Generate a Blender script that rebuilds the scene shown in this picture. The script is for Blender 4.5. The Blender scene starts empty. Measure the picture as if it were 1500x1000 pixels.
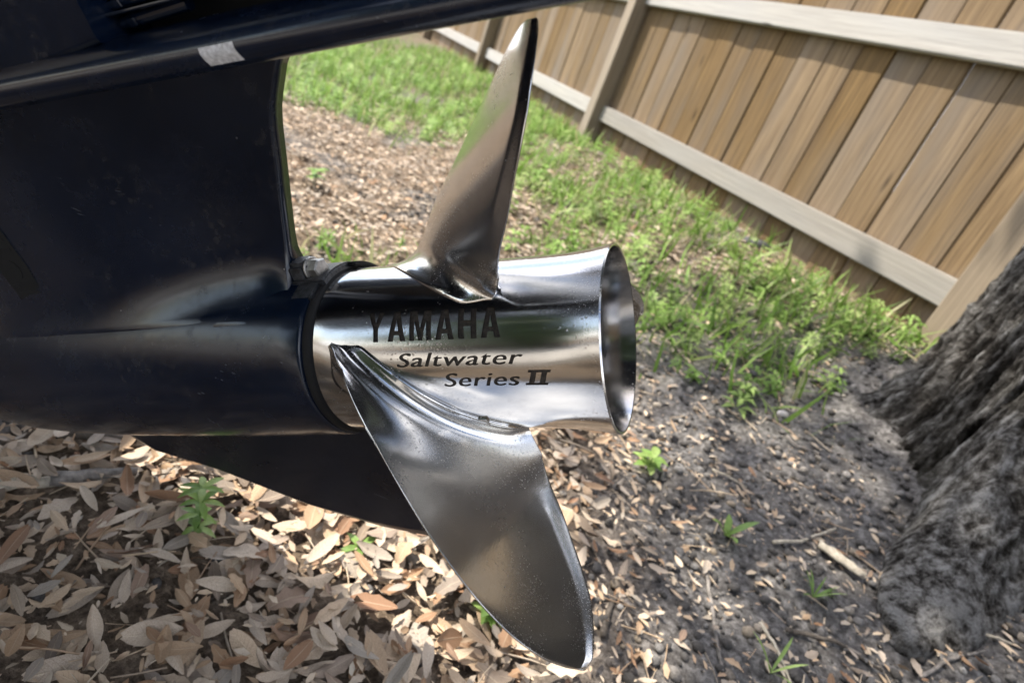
import bpy, bmesh, math, random
import numpy as np
from mathutils import Vector, Matrix

random.seed(7); rng = np.random.default_rng(7)
scene = bpy.context.scene
COL = scene.collection

# ------------------------------------------------------------------ camera
H = 0.58                                   # camera height above the low ground
FPX = 880.0                                # focal length in photo pixels (1500 wide)
M = np.array([[0.92773944, 0.37322851, 0.0],
              [0.15853590, -0.39407496, 0.90530177],
              [0.33788443, -0.83988416, -0.42476900]])   # camera (right, down, forward) -> world
CAM0 = np.array([0, 0, H])
cam = bpy.data.cameras.new('camera'); cam_o = bpy.data.objects.new('camera', cam); COL.objects.link(cam_o)
cam.sensor_width = 36.0; cam.lens = FPX / 1500 * 36.0; cam.clip_start = 0.02; cam.clip_end = 2000
R_, U_, B_ = M @ np.array([1, 0, 0]), M @ np.array([0, -1, 0]), M @ np.array([0, 0, -1])
cam_o.matrix_world = Matrix(((R_[0], U_[0], B_[0], 0), (R_[1], U_[1], B_[1], 0), (R_[2], U_[2], B_[2], H), (0, 0, 0, 1)))
cam.dof.use_dof = True; cam.dof.focus_distance = 0.385; cam.dof.aperture_fstop = 8.0
scene.camera = cam_o

# ------------------------------------------------------------------ sky, sun, exposure
SUN = Vector((-0.62, 0.166, 1.0)).normalized()
world = bpy.data.worlds.new('World'); scene.world = world; world.use_nodes = True
wn = world.node_tree; wn.nodes.clear()
sky = wn.nodes.new('ShaderNodeTexSky'); sky.sky_type = 'NISHITA'; sky.sun_disc = False
sky.sun_elevation = math.asin(SUN.z); sky.sun_rotation = math.atan2(SUN.x, SUN.y)
sky.air_density = 1.0; sky.dust_density = 2.0; sky.ozone_density = 1.0
bg = wn.nodes.new('ShaderNodeBackground'); bg.inputs['Strength'].default_value = 0.15
wo = wn.nodes.new('ShaderNodeOutputWorld')
# drifting white cloud over the blue of the sky
tcw = wn.nodes.new('ShaderNodeTexCoord'); cn = wn.nodes.new('ShaderNodeTexNoise')
cn.inputs['Scale'].default_value = 3.0; cn.inputs['Detail'].default_value = 6; cn.inputs['Roughness'].default_value = 0.6
cr = wn.nodes.new('ShaderNodeValToRGB'); cr.color_ramp.elements[0].position = 0.45; cr.color_ramp.elements[1].position = 0.62
cmix = wn.nodes.new('ShaderNodeMix'); cmix.data_type = 'RGBA'
wn.links.new(tcw.outputs['Generated'], cn.inputs['Vector']); wn.links.new(cn.outputs['Fac'], cr.inputs['Fac'])
wn.links.new(cr.outputs['Color'], cmix.inputs['Factor']); wn.links.new(sky.outputs['Color'], cmix.inputs['A'])
cmix.inputs['B'].default_value = (9.0, 9.0, 9.2, 1)
wn.links.new(cmix.outputs['Result'], bg.inputs['Color']); wn.links.new(bg.outputs['Background'], wo.inputs['Surface'])
sl = bpy.data.lights.new('sun', 'SUN'); sl.energy = 3.4; sl.angle = math.radians(0.5); sl.color = (1.0, 0.93, 0.82)
so = bpy.data.objects.new('sun', sl); COL.objects.link(so); so.rotation_euler = (-SUN).to_track_quat('-Z', 'Y').to_euler()
so.location = SUN * 40
scene.view_settings.view_transform = 'Standard'; scene.view_settings.look = 'None'
scene.view_settings.gamma = 1.0; scene.view_settings.exposure = 1.46

# ------------------------------------------------------------------ small tools
def sstep(a, b, x):
    t = np.clip((x - a) / (b - a), 0, 1); return t * t * (3 - 2 * t)
def _hash(ix, iy, iz, seed):
    h = (ix.astype(np.int64) * 374761393 + iy.astype(np.int64) * 668265263 + iz.astype(np.int64) * 2147483647 + seed * 974711) & 0xffffffff
    h = ((h ^ (h >> 13)) * 1274126177) & 0xffffffff
    h = (h ^ (h >> 16)) & 0xffffffff
    return h / 4294967295.0
def vnoise(x, y, z, seed=0):
    x, y, z = np.broadcast_arrays(np.asarray(x, float), np.asarray(y, float), np.asarray(z, float))
    ix, iy, iz = np.floor(x), np.floor(y), np.floor(z)
    fx, fy, fz = x - ix, y - iy, z - iz
    fx, fy, fz = [f * f * f * (f * (f * 6 - 15) + 10) for f in (fx, fy, fz)]
    r = 0
    for dx in (0, 1):
        for dy in (0, 1):
            for dz in (0, 1):
                w = (fx if dx else 1 - fx) * (fy if dy else 1 - fy) * (fz if dz else 1 - fz)
                r = r + w * _hash(ix + dx, iy + dy, iz + dz, seed)
    return r
def fbm(x, y, z, oct=4, seed=0, gain=0.5):
    r = 0; a = 1; t = 0
    for o in range(oct):
        r = r + a * vnoise(x * 2 ** o, y * 2 ** o, z * 2 ** o, seed + o * 17); t += a; a *= gain
    return r / t - 0.5

def new_mesh(name, verts, faces, smooth=True):
    me = bpy.data.meshes.new(name)
    me.from_pydata(np.asarray(verts).tolist() if isinstance(verts, np.ndarray) else verts, [], faces if isinstance(faces, list) else faces.tolist())
    if smooth: me.polygons.foreach_set('use_smooth', [True] * len(me.polygons))
    me.update(); return me
def link(name, me, mat=None, parent=None, **props):
    o = bpy.data.objects.new(name, me); COL.objects.link(o)
    if mat is not None and len(me.materials) == 0: me.materials.append(mat)
    if parent is not None: o.parent = parent
    for k, v in props.items(): o[k] = v
    return o
def empty(name, loc, **props):
    o = bpy.data.objects.new(name, None); COL.objects.link(o); o.location = loc; o.empty_display_size = 0.05
    for k, v in props.items(): o[k] = v
    return o
def under(o, parent):
    """parent without moving (the parent is an unrotated empty)"""
    o.parent = parent; o.matrix_parent_inverse = Matrix.Translation(parent.location).inverted(); return o
def grid_faces(nr, nc, closed=False):
    F = []
    for i in range(nr - 1):
        for j in range(nc if closed else nc - 1):
            k = (j + 1) % nc
            F.append((i * nc + j, i * nc + k, (i + 1) * nc + k, (i + 1) * nc + j))
    return F
def box_bm(bm, c, size, rot=None):
    m = Matrix.Translation(Vector(c)) @ (rot.to_4x4() if rot is not None else Matrix.Identity(4)) @ Matrix.Diagonal((*size, 1))
    return bmesh.ops.create_cube(bm, size=1.0, matrix=m)['verts']
def bm_mesh(name, bm, smooth=False):
    bmesh.ops.recalc_face_normals(bm, faces=bm.faces)
    me = bpy.data.meshes.new(name); bm.to_mesh(me); bm.free()
    if smooth: me.polygons.foreach_set('use_smooth', [True] * len(me.polygons))
    return me
def tube(path, rad, n=8):
    path = [Vector(p) for p in path]; V = []; prev = None
    for i, p in enumerate(path):
        t = (path[min(i + 1, len(path) - 1)] - path[max(i - 1, 0)]).normalized()
        x = (prev - t * prev.dot(t)) if prev else t.orthogonal()
        x.normalize(); prev = x; y = t.cross(x)
        r = rad[i] if hasattr(rad, '__len__') else rad
        for k in range(n):
            a = 2 * math.pi * k / n; V.append(tuple(p + (x * math.cos(a) + y * math.sin(a)) * r))
    F = grid_faces(len(path), n, True)
    F.append(tuple(range(n - 1, -1, -1))); F.append(tuple(range((len(path) - 1) * n, len(path) * n)))
    return V, F

# ------------------------------------------------------------------ material tools
class NT:
    def __init__(s, name):
        s.m = bpy.data.materials.new(name); s.m.use_nodes = True; s.t = s.m.node_tree; s.t.nodes.clear()
        s.out = s.n('ShaderNodeOutputMaterial'); s.b = s.n('ShaderNodeBsdfPrincipled'); s.l(s.b.outputs[0], s.out.inputs['Surface'])
    def n(s, typ, **kw):
        x = s.t.nodes.new(typ)
        for k, v in kw.items():
            if hasattr(x, k) and k not in x.inputs: setattr(x, k, v)
            else: s.set(x.inputs[k], v)
        return x
    def l(s, a, b): s.t.links.new(a, b)
    def set(s, inp, v):
        if isinstance(v, bpy.types.NodeSocket): s.l(v, inp)
        else: inp.default_value = v
    def P(s, **kw):
        for k, v in kw.items(): s.set(s.b.inputs[k.replace('_', ' ')], v)
    def noise(s, vec, scale, detail=4, rough=0.55, dist=0.0):
        x = s.n('ShaderNodeTexNoise'); x.inputs['Scale'].default_value = scale; x.inputs['Detail'].default_value = detail
        x.inputs['Roughness'].default_value = rough; x.inputs['Distortion'].default_value = dist
        if vec is not None: s.l(vec, x.inputs['Vector'])
        return x.outputs['Fac']
    def ramp(s, fac, stops):
        x = s.n('ShaderNodeValToRGB'); e = x.color_ramp.elements
        while len(e) < len(stops): e.new(0.5)
        for i, (p, c) in enumerate(stops):
            e[i].position = p; e[i].color = (*c, 1) if len(c) == 3 else c
        s.l(fac, x.inputs['Fac']); return x.outputs['Color']
    def val(s, fac, a, b, c=0.0, d=1.0):
        x = s.n('ShaderNodeMapRange'); s.l(fac, x.inputs[0])
        for i, v in enumerate((a, b, c, d)): x.inputs[i + 1].default_value = v
        return x.outputs[0]
    def mix(s, fac, a, b, blend='MIX'):
        x = s.n('ShaderNodeMix', data_type='RGBA', blend_type=blend)
        s.set(x.inputs['Factor'], fac); s.set(x.inputs['A'], a if isinstance(a, bpy.types.NodeSocket) else (*a, 1)); s.set(x.inputs['B'], b if isinstance(b, bpy.types.NodeSocket) else (*b, 1))
        return x.outputs['Result']
    def math(s, op, a, b=0.0):
        x = s.n('ShaderNodeMath', operation=op); s.set(x.inputs[0], a); s.set(x.inputs[1], b); return x.outputs[0]
    def coord(s, kind='Object', scale=(1, 1, 1), rot=(0, 0, 0), off=None):
        c = s.n('ShaderNodeTexCoord').outputs[kind]; m = s.n('ShaderNodeMapping'); s.l(c, m.inputs['Vector'])
        m.inputs['Scale'].default_value = scale; m.inputs['Rotation'].default_value = rot
        if off is not None: s.l(off, m.inputs['Location'])
        return m.outputs[0]
    def bump(s, h, strength=0.3, dist=0.01):
        x = s.n('ShaderNodeBump'); x.inputs['Strength'].default_value = strength; x.inputs['Distance'].default_value = dist
        s.l(h, x.inputs['Height']); s.l(x.outputs[0], s.b.inputs['Normal'])

def stainless(name, rough, spots, brush, lum=1.0):
    q = NT(name); v = q.coord('Object')
    big = q.noise(v, 22, 5, 0.6); fine = q.noise(v, 420, 3, 0.6)
    sc = q.noise(q.coord('Object', (900, 60, 900), (0.4, 0.2, 0.7)), 1.0, 3, 0.6)
    col = q.mix(q.val(big, 0.35, 0.7), tuple(x * lum for x in (0.55, 0.54, 0.525)), tuple(x * lum for x in (0.45, 0.44, 0.43)))
    # water spots and brown pits
    vo = q.n('ShaderNodeTexVoronoi', Scale=330.0); q.l(v, vo.inputs['Vector'])
    patch = q.val(q.noise(v, 26, 3, 0.6), 0.56 - 0.1 * spots, 0.70)
    dot = q.math('MULTIPLY', q.val(vo.outputs['Distance'], 0.30, 0.16), patch)
    dot = q.math('MULTIPLY', dot, spots)
    col = q.mix(dot, col, (0.10, 0.065, 0.04))
    film = q.math('MULTIPLY', q.val(q.noise(v, 900, 2, 0.5), 0.55, 0.70), q.val(q.noise(v, 14, 3), 0.50, 0.62))
    r = q.math('ADD', q.val(big, 0.3, 0.75, rough * 0.75, rough * 1.35), q.math('MULTIPLY', film, 0.22 * brush))
    r = q.math('ADD', r, q.math('MULTIPLY', dot, 0.4))
    q.P(Base_Color=col, Metallic=1.0, Roughness=r)
    hgt = q.math('ADD', q.math('MULTIPLY', sc, 0.5 * brush), q.math('MULTIPLY', fine, 0.25))
    hgt = q.math('SUBTRACT', hgt, q.math('MULTIPLY', dot, 1.2))
    q.bump(hgt, 0.10, 0.0006)
    return q.m
MAT = {}
MAT['hub'] = stainless('polished_stainless', 0.14, 0.45, 0.6)
MAT['blade'] = stainless('brushed_stainless', 0.175, 0.55, 0.8, 1.28)

def navy(name, base, rough, coat):
    q = NT(name); v = q.coord('Object')
    n1 = q.noise(v, 9, 5, 0.6); n2 = q.noise(v, 160, 4, 0.6)
    vo = q.n('ShaderNodeTexVoronoi', Scale=70.0); q.l(v, vo.inputs['Vector'])
    chip = q.math('MULTIPLY', q.val(vo.outputs['Distance'], 0.06, 0.03), q.val(q.noise(v, 30, 2), 0.55, 0.6))
    scr = q.val(q.noise(q.coord('Object', (40, 900, 500), (0.3, 0.5, 0.2)), 1.0, 2), 0.70, 0.74)
    scr = q.math('MULTIPLY', scr, q.val(q.noise(v, 14, 2), 0.56, 0.66))
    col = q.mix(q.val(n1, 0.35, 0.7), base, tuple(min(1, c * 1.7 + 0.002) for c in base))
    col = q.mix(q.math('MULTIPLY', chip, 0.8), col, (0.35, 0.34, 0.32)); col = q.mix(q.math('MULTIPLY', scr, 0.45), col, (0.22, 0.23, 0.25))
    dust = q.math('MULTIPLY', q.val(n2, 0.50, 0.8, 0.0, 0.24), q.val(q.noise(v, 16, 4, 0.6), 0.45, 0.7))
    col = q.mix(dust, col, (0.16, 0.14, 0.11))
    q.P(Base_Color=col, Roughness=q.math('ADD', q.val(n1, 0.3, 0.75, rough * 0.8, rough * 1.3), q.val(q.noise(v, 45, 6, 0.7), 0.50, 0.75, 0.0, 0.16)), Coat_Weight=coat, Coat_Roughness=0.12)
    q.bump(n2, 0.05, 0.0008)
    return q.m
MAT['navy'] = navy('navy_paint', (0.0021, 0.0056, 0.0150), 0.20, 0.0)
MAT['navy_satin'] = navy('worn_navy_paint', (0.0030, 0.0055, 0.013), 0.30, 0.0)

def simple(name, col, rough=0.5, metal=0.0, nscale=60, var=0.35, bump=0.15, bd=0.002):
    q = NT(name); v = q.coord('Object'); n = q.noise(v, nscale, 5, 0.6)
    c = q.mix(q.val(n, 0.3, 0.7), tuple(x * (1 - var) for x in col), tuple(min(1, x * (1 + var)) for x in col))
    q.P(Base_Color=c, Roughness=rough, Metallic=metal); q.bump(n, bump, bd); return q.m
MAT['rubber'] = simple('black_rubber', (0.0040, 0.0040, 0.0045), 0.85, 0, 150)
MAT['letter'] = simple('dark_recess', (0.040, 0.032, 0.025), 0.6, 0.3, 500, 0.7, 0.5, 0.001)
MAT['bolt'] = simple('dull_steel', (0.42, 0.41, 0.39), 0.42, 1.0, 260, 0.25)
MAT['bracket'] = simple('dark_cast_bracket', (0.030, 0.032, 0.036), 0.42, 0.0, 320, 0.9, 0.4, 0.002)
MAT['hullwhite'] = simple('white_gelcoat', (0.75, 0.75, 0.72), 0.25, 0, 6, 0.05, 0.02)

def wood(name, light, dark, grey, greyamt):
    q = NT(name); oi = q.n('ShaderNodeObjectInfo'); rnd = oi.outputs['Random']
    off = q.n('ShaderNodeCombineXYZ'); q.l(q.math('MULTIPLY', rnd, 37.0), off.inputs[0]); q.l(q.math('MULTIPLY', rnd, 91.0), off.inputs[2]); q.l(q.math('MULTIPLY', rnd, 13.0), off.inputs[1])
    tc = q.n('ShaderNodeTexCoord').outputs['Object']
    add = q.n('ShaderNodeVectorMath', operation='ADD'); q.l(tc, add.inputs[0]); q.l(off.outputs[0], add.inputs[1]); base = add.outputs[0]
    def mp(sc):
        m = q.n('ShaderNodeMapping'); q.l(base, m.inputs['Vector']); m.inputs['Scale'].default_value = sc; return m.outputs[0]
    grain = q.noise(mp((95, 95, 3.0)), 1.0, 6, 0.68, 0.5)
    wide = q.noise(mp((14, 14, 0.9)), 1.0, 4, 0.6, 1.0)
    knot = q.n('ShaderNodeTexVoronoi', Scale=1.0); q.l(mp((9, 9, 2.2)), knot.inputs['Vector'])
    k = q.val(knot.outputs['Distance'], 0.10, 0.03)
    c = q.mix(q.val(grain, 0.32, 0.72), dark, light)
    c = q.mix(q.val(wide, 0.45, 0.72, 0, 0.40), c, dark)
    c = q.mix(q.math('MULTIPLY', q.val(q.noise(mp((5, 5, 1.3)), 1.0, 3), 0.45, 0.75), greyamt), c, grey)
    c = q.mix(k, c, tuple(x * 0.35 for x in dark))
    tone = q.val(rnd, 0, 1, 0.78, 1.12)
    hs = q.n('ShaderNodeHueSaturation'); q.l(c, hs.inputs['Color']); q.l(tone, hs.inputs['Value']); q.l(q.val(rnd, 0, 1, 1.1, 0.75), hs.inputs['Saturation'])
    q.P(Base_Color=hs.outputs[0], Roughness=0.85, Specular_IOR_Level=0.2)
    q.bump(grain, 0.35, 0.004); return q.m
MAT['board'] = wood('cedar_board', (0.275, 0.188, 0.096), (0.115, 0.075, 0.039), (0.155, 0.132, 0.108), 0.75)
MAT['rail'] = wood('pale_pine', (0.43, 0.405, 0.36), (0.29, 0.27, 0.24), (0.34, 0.335, 0.325), 0.7)
MAT['post'] = wood('pine_post', (0.33, 0.26, 0.18), (0.21, 0.165, 0.115), (0.26, 0.24, 0.21), 0.5)

# ------------------------------------------------------------------ terrain
FD = np.array([-0.48750699, 0.87311908]); FN = np.array([-0.87311908, -0.48750699]); FP = np.array([1.14293767, 1.77259411])
def dfence(x, y): return (np.asarray(x) - FP[0]) * FN[0] + (np.asarray(y) - FP[1]) * FN[1]
TREE = np.array([1.10, 1.15])
def ground(x, y, fine=True):
    x = np.asarray(x, float); y = np.asarray(y, float)
    d = dfence(x, y)
    z = 0.20 * sstep(1.45, 0.05, d) * sstep(-1.5, 0.6, y) + 0.012 * sstep(0, 3, y)
    z = z + 0.05 * fbm(x * 1.3, y * 1.3, 0.0, 3, 3) * sstep(30, 3, np.hypot(x, y))
    z = z + 0.05 * np.exp(-((x - TREE[0]) ** 2 + (y - TREE[1]) ** 2) / 0.28)
    if fine:
        near = sstep(6, 2, np.hypot(x, y))
        z = z + near * (0.030 * fbm(x * 11, y * 11, 1.0, 3, 9) + 0.012 * fbm(x * 60, y * 60, 2.0, 2, 5))
    return z
def soil_amount(x, y):                     # bare grey soil round the tree, litter elsewhere
    d = dfence(x, y)
    s = sstep(0.02, 0.36, x + 0.10 * fbm(x * 3, y * 3, 4.0, 3, 21)) * sstep(2.0, 1.45, y)
    patch = sstep(0.10, 0.22, fbm(x * 5, y * 5, 7.0, 3, 33)) * 0.8
    return np.clip(np.maximum(s, patch), 0, 1)
def grass_amount(x, y):
    d = dfence(x, y); w = 0.35 * fbm(x * 2.2, y * 2.2, 3.0, 3, 41)
    g = np.maximum(sstep(1.12, 0.72, d + w), sstep(2.35, 2.9, y + w))
    g = g * sstep(0.98, 1.28, y + 0.45 * x * 0 + w * 0.5)
    td = np.hypot(x - TREE[0], y - TREE[1]); g = g * sstep(0.34, 0.6, td + w * 0.4)
    g = np.maximum(g, 0.7 * np.exp(-(((x + 0.36) / 0.16) ** 2 + ((y - 1.22) / 0.2) ** 2)))
    g = g * (1 - 0.85 * sstep(0.4, 0.7, x) * sstep(1.35, 1.1, y))
    g = g * (0.25 + 0.75 * sstep(-0.16, 0.06, fbm(x * 4.5, y * 4.5, 9.0, 3, 51)))
    g = g * (1 - 0.8 * np.exp(-(((x + 0.95) / 0.55) ** 2 + ((y - 2.35) / 0.55) ** 2)))
    return np.clip(g, 0, 1) * (d > 0.02)

def axis_coords(lo, hi, step, far):
    c = list(np.arange(lo, hi, step)); s = step
    while c[-1] < far: s *= 1.22; c.append(c[-1] + s)
    s = step
    while c[0] > -far: s *= 1.22; c.insert(0, c[0] - s)
    return np.array(c)
gx, gy = axis_coords(-1.5, 1.5, 0.012, 350), axis_coords(0.15, 2.5, 0.013, 350)
X, Y = np.meshgrid(gx, gy); Z = ground(X, Y)
ga = link('ground', new_mesh('ground', np.stack([X.ravel(), Y.ravel(), Z.ravel()], 1), grid_faces(len(gy), len(gx))), kind='structure')
sa = ga.data.attributes.new('soil', 'FLOAT', 'POINT'); sa.data.foreach_set('value', soil_amount(X, Y).ravel().astype(np.float32))
gr = ga.data.attributes.new('green', 'FLOAT', 'POINT'); gr.data.foreach_set('value', grass_amount(X, Y).ravel().astype(np.float32))
q = NT('soil_and_litter'); v = q.coord('Object')
n1 = q.noise(v, 9, 6, 0.65); n2 = q.noise(v, 90, 5, 0.7); n3 = q.noise(v, 420, 3, 0.6)
soil = q.ramp(n2, [(0.30, (0.035, 0.032, 0.030)), (0.5, (0.12, 0.113, 0.108)), (0.70, (0.27, 0.26, 0.25))])
lit = q.ramp(n2, [(0.28, (0.03, 0.022, 0.016)), (0.5, (0.14, 0.105, 0.075)), (0.74, (0.33, 0.26, 0.19))])
at = q.n('ShaderNodeAttribute', attribute_name='soil'); ag = q.n('ShaderNodeAttribute', attribute_name='green')
c = q.mix(at.outputs['Fac'], lit, soil); c = q.mix(q.math('MULTIPLY', ag.outputs['Fac'], 0.55), c, q.ramp(n2, [(0.3, (0.025, 0.035, 0.012)), (0.7, (0.09, 0.10, 0.04))]))
c = q.mix(q.val(n1, 0.55, 0.72, 0, 0.35), c, (0.17, 0.15, 0.13))
q.P(Base_Color=c, Roughness=0.95, Specular_IOR_Level=0.15); q.bump(q.math('ADD', n2, q.math('MULTIPLY', n3, 0.5)), 0.6, 0.012)
ga.data.materials.append(q.m)

# concrete drive behind the photographer (only seen in reflections)
bm = bmesh.new(); box_bm(bm, (0.5, -3.2, 0.03), (9.0, 5.0, 0.14)); bmesh.ops.bevel(bm, geom=bm.edges[:], offset=0.015, segments=2, affect='EDGES')
link('concrete_driveway', bm_mesh('concrete_driveway', bm), simple('concrete', (0.42, 0.40, 0.37), 0.9, 0, 12, 0.15), kind='structure')
# the house across the drive
hs = empty('house', (0, -7.5, 0), label='grey clapboard house standing across the concrete driveway', category='house')
bm = bmesh.new(); box_bm(bm, (0, -9.5, 1.5), (12, 4, 3.2)); under(link('wall', bm_mesh('wall', bm), simple('clapboard', (0.20, 0.21, 0.22), 0.8, 0, 5, 0.15)), hs)
V = [(-6.6, -12, 3.1), (6.6, -12, 3.1), (6.6, -7.0, 3.1), (-6.6, -7.0, 3.1), (-6.6, -9.5, 4.9), (6.6, -9.5, 4.9)]
under(link('roof', new_mesh('roof', V, [(0, 1, 5, 4), (3, 4, 5, 2), (0, 4, 3), (1, 2, 5), (0, 3, 2, 1)], False), simple('roof_shingle', (0.09, 0.08, 0.075), 0.9, 0, 30, 0.4)), hs)
for wx in (-3, 0.4, 3.4):
    bm = bmesh.new(); box_bm(bm, (wx, -7.49, 1.6), (1.3, 0.08, 1.3)); wf = under(link('window', bm_mesh('window', bm), simple('white_trim', (0.7, 0.7, 0.68), 0.5)), hs)
    bm = bmesh.new(); box_bm(bm, (wx, -7.44, 1.6), (1.1, 0.03, 1.1)); p = link('pane', bm_mesh('pane', bm), simple('dark_glass', (0.02, 0.025, 0.03), 0.05)); p.parent = wf

# ------------------------------------------------------------------ fence
fence = empty('wooden_fence', (FP[0], FP[1], 0.1), label='brown board fence with pale horizontal rails standing behind the grass', category='fence')
def fpt(t, out, z): return np.array([FP[0] + FD[0] * t + FN[0] * out, FP[1] + FD[1] * t + FN[1] * out, z])
FROT = Matrix(((FD[0], FN[0], 0), (FD[1], FN[1], 0), (0, 0, 1)))     # local x along fence, y towards camera, z up
def chamfer_box(name, sx, sy, sz, b=0.003, wob=0.0, seg=1, seed=0):
    bm = bmesh.new(); box_bm(bm, (0, 0, 0), (sx, sy, sz)); bmesh.ops.bevel(bm, geom=bm.edges[:], offset=b, segments=1, affect='EDGES')
    return bm_mesh(name, bm)
board_me = [chamfer_box('board', w, 0.016, 1.80, 0.0055) for w in (0.1381, 0.1383, 0.1382, 0.1384)]
t = -3.1; i = 0
while t < 13.0:
    me = board_me[i % 4]
    o = link('board', me, MAT['board'], fence)
    outp = -0.048 - 0.003 * (i % 2) + random.uniform(-0.002, 0.002)
    p = fpt(t, outp, 0.96 + random.uniform(-0.012, 0.012))
    rot = FROT @ Matrix.Rotation(random.uniform(-0.002, 0.002), 3, 'Y') @ Matrix.Rotation(random.uniform(-0.02, 0.02), 3, 'Z')
    o.matrix_local = Matrix.Translation(Vector(p) - fence.location) @ rot.to_4x4()
    t += 0.1385; i += 1
BAY = 2.44
posts = [0.005 + BAY * k for k in range(-1, 6)]
post_me = chamfer_box('post', 0.089, 0.089, 2.3, 0.004)
for pt_ in posts:
    o = link('post', post_me, MAT['post'], fence); o.matrix_local = Matrix.Translation(Vector(fpt(pt_ - 0.02, 0.01, 0.83)) - fence.location) @ FROT.to_4x4()
for k in range(len(posts) - 1):
    L = BAY - 0.095; mid = (posts[k] + posts[k + 1]) / 2 - 0.02
    for zc in (0.384, 1.024, 1.66):
        bm = bmesh.new(); box_bm(bm, (0, 0, 0), (0.087, 0.038, L)); bmesh.ops.bevel(bm, geom=bm.edges[:], offset=0.004, segments=2, affect='EDGES')
        o = link('rail', bm_mesh('rail', bm), MAT['rail'], fence)
        rr = FROT @ Matrix(((0, 0, 1), (0, 1, 0), (-1, 0, 0)))       # local z along the fence
        o.matrix_local = Matrix.Translation(Vector(fpt(mid, -0.019, zc)) - fence.location) @ rr.to_4x4()

# ------------------------------------------------------------------ tree
oak = empty('oak_tree', (TREE[0], TREE[1], 0.1), label='grey oak trunk with rough furrowed bark and flared roots beside the fence', category='tree')
def bark():
    q = NT('oak_bark'); bk = q.n('ShaderNodeAttribute', attribute_name='bark_flow').outputs['Vector']
    def mpv(sc):
        m = q.n('ShaderNodeMapping'); q.l(bk, m.inputs['Vector']); m.inputs['Scale'].default_value = sc; return m.outputs[0]
    r1 = q.noise(mpv((1, 1, 0.26)), 46, 6, 0.70, 0.35)                 # long fibrous ridges
    n0 = q.noise(mpv((1, 1, 0.16)), 24, 5, 0.6, 0.5); fur = q.val(q.math('ABSOLUTE', q.math('SUBTRACT', n0, 0.5)), 0.0, 0.055)   # connected furrows
    r2 = q.noise(mpv((1, 1, 0.6)), 120, 5, 0.7); b = q.noise(bk, 320, 4, 0.65); big = q.noise(bk, 6, 3)
    at = q.n('ShaderNodeAttribute', attribute_name='ridge'); ap = q.n('ShaderNodeAttribute', attribute_name='pale')
    ov = q.coord('Object'); o1 = q.noise(ov, 55, 6, 0.72); hgt = q.math('ADD', q.math('ADD', q.math('MULTIPLY', fur, 0.08), q.math('MULTIPLY', q.math('MULTIPLY', q.math('SUBTRACT', o1, 0.36), 0.9), q.math('ADD', 0.45, q.math('MULTIPLY', ap.outputs['Fac'], 0.8)))), q.math('ADD', q.math('MULTIPLY', r1, 0.55), q.math('ADD', q.math('MULTIPLY', r2, 0.28), q.math('MULTIPLY', at.outputs['Fac'], 0.16))))
    c = q.ramp(hgt, [(0.45, (0.008, 0.007, 0.006)), (0.57, (0.042, 0.038, 0.034)), (0.67, (0.135, 0.128, 0.119)), (0.78, (0.36, 0.355, 0.345))])
    c = q.mix(q.math('MULTIPLY', ap.outputs['Fac'], q.val(hgt, 0.56, 0.76, 0.0, 0.7)), c, (0.28, 0.27, 0.255))
    c = q.mix(q.val(b, 0.45, 0.75, 0, 0.4), c, (0.03, 0.027, 0.024)); c = q.mix(q.val(big, 0.55, 0.75, 0, 0.22), c, (0.05, 0.05, 0.03))
    q.P(Base_Color=c, Roughness=1.0, Specular_IOR_Level=0.05); q.bump(hgt, 1.0, 0.032); return q.m
MAT['bark'] = bark()
NA, NZ = 560, 330
th = np.linspace(0, 2 * np.pi, NA, endpoint=False); zz = -0.12 + 3.2 * np.linspace(0, 1, NZ) ** 1.75
TH, ZZ = np.meshgrid(th, zz)
hz = np.clip(ZZ - 0.10, -0.2, 5)
rad = 0.285 + 0.035 * np.exp(-np.clip(hz, 0, 9) / 0.30) - 0.02 * np.clip(hz, 0, 3)
roots = [(-2.40, 0.36, 0.19, 0.13), (2.80, 0.24, 0.16, 0.08), (-1.75, 0.26, 0.24, 0.16), (-0.6, 0.28, 0.25, 0.16), (0.7, 0.2, 0.25, 0.15), (2.1, 0.10, 0.25, 0.12)]
pale = 0
for (ra, rl, rw, rh) in roots:
    dth = (TH - ra + np.pi + 0.25 * fbm(np.cos(TH) * 3, np.sin(TH) * 3, ZZ * 3, 2, 5)) % (2 * np.pi) - np.pi
    g = np.exp(-(dth / rw) ** 2) * np.exp(-np.clip(hz + 0.02, 0, 9) / rh)
    rad = rad + rl * g; pale = pale + g * (0.6 if ra in (-2.40, 2.80) else 0.3)
cx, sx = np.cos(TH), np.sin(TH)
lum = fbm(cx * 2.2, sx * 2.2, ZZ * 1.8, 3, 60) * 0.07
r1 = 1 - np.abs(2 * fbm(cx * 10 + fbm(cx * 6, sx * 6, ZZ * 6, 2, 77), sx * 10, ZZ * 5 + fbm(cx * 5, sx * 5, ZZ * 5, 2, 78), 3, 61)) * 2.2
r2 = fbm(cx * 30, sx * 30, ZZ * 34, 3, 62)
r3 = 1 - np.abs(2 * fbm(cx * 22, sx * 22, ZZ * 15, 2, 66)) * 2.4
ridge = np.clip(0.55 * r1 + 0.35 * r3 + 0.4 * r2 + 0.05, 0, 1)
lean = 0.02 * hz
rad2 = rad + lum + 0.024 * (ridge - 0.5) + 0.008 * fbm(cx * 60, sx * 60, ZZ * 30, 2, 63)
V = np.stack([(TREE[0] + rad2 * cx + 0 * lean).ravel(), (TREE[1] + rad2 * sx).ravel(), ZZ.ravel()], 1)
trunk = under(link('trunk', new_mesh('trunk', V, grid_faces(NZ, NA, True)), MAT['bark']), oak)
trunk.data.attributes.new('ridge', 'FLOAT', 'POINT').data.foreach_set('value', ridge.ravel().astype(np.float32))
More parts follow.
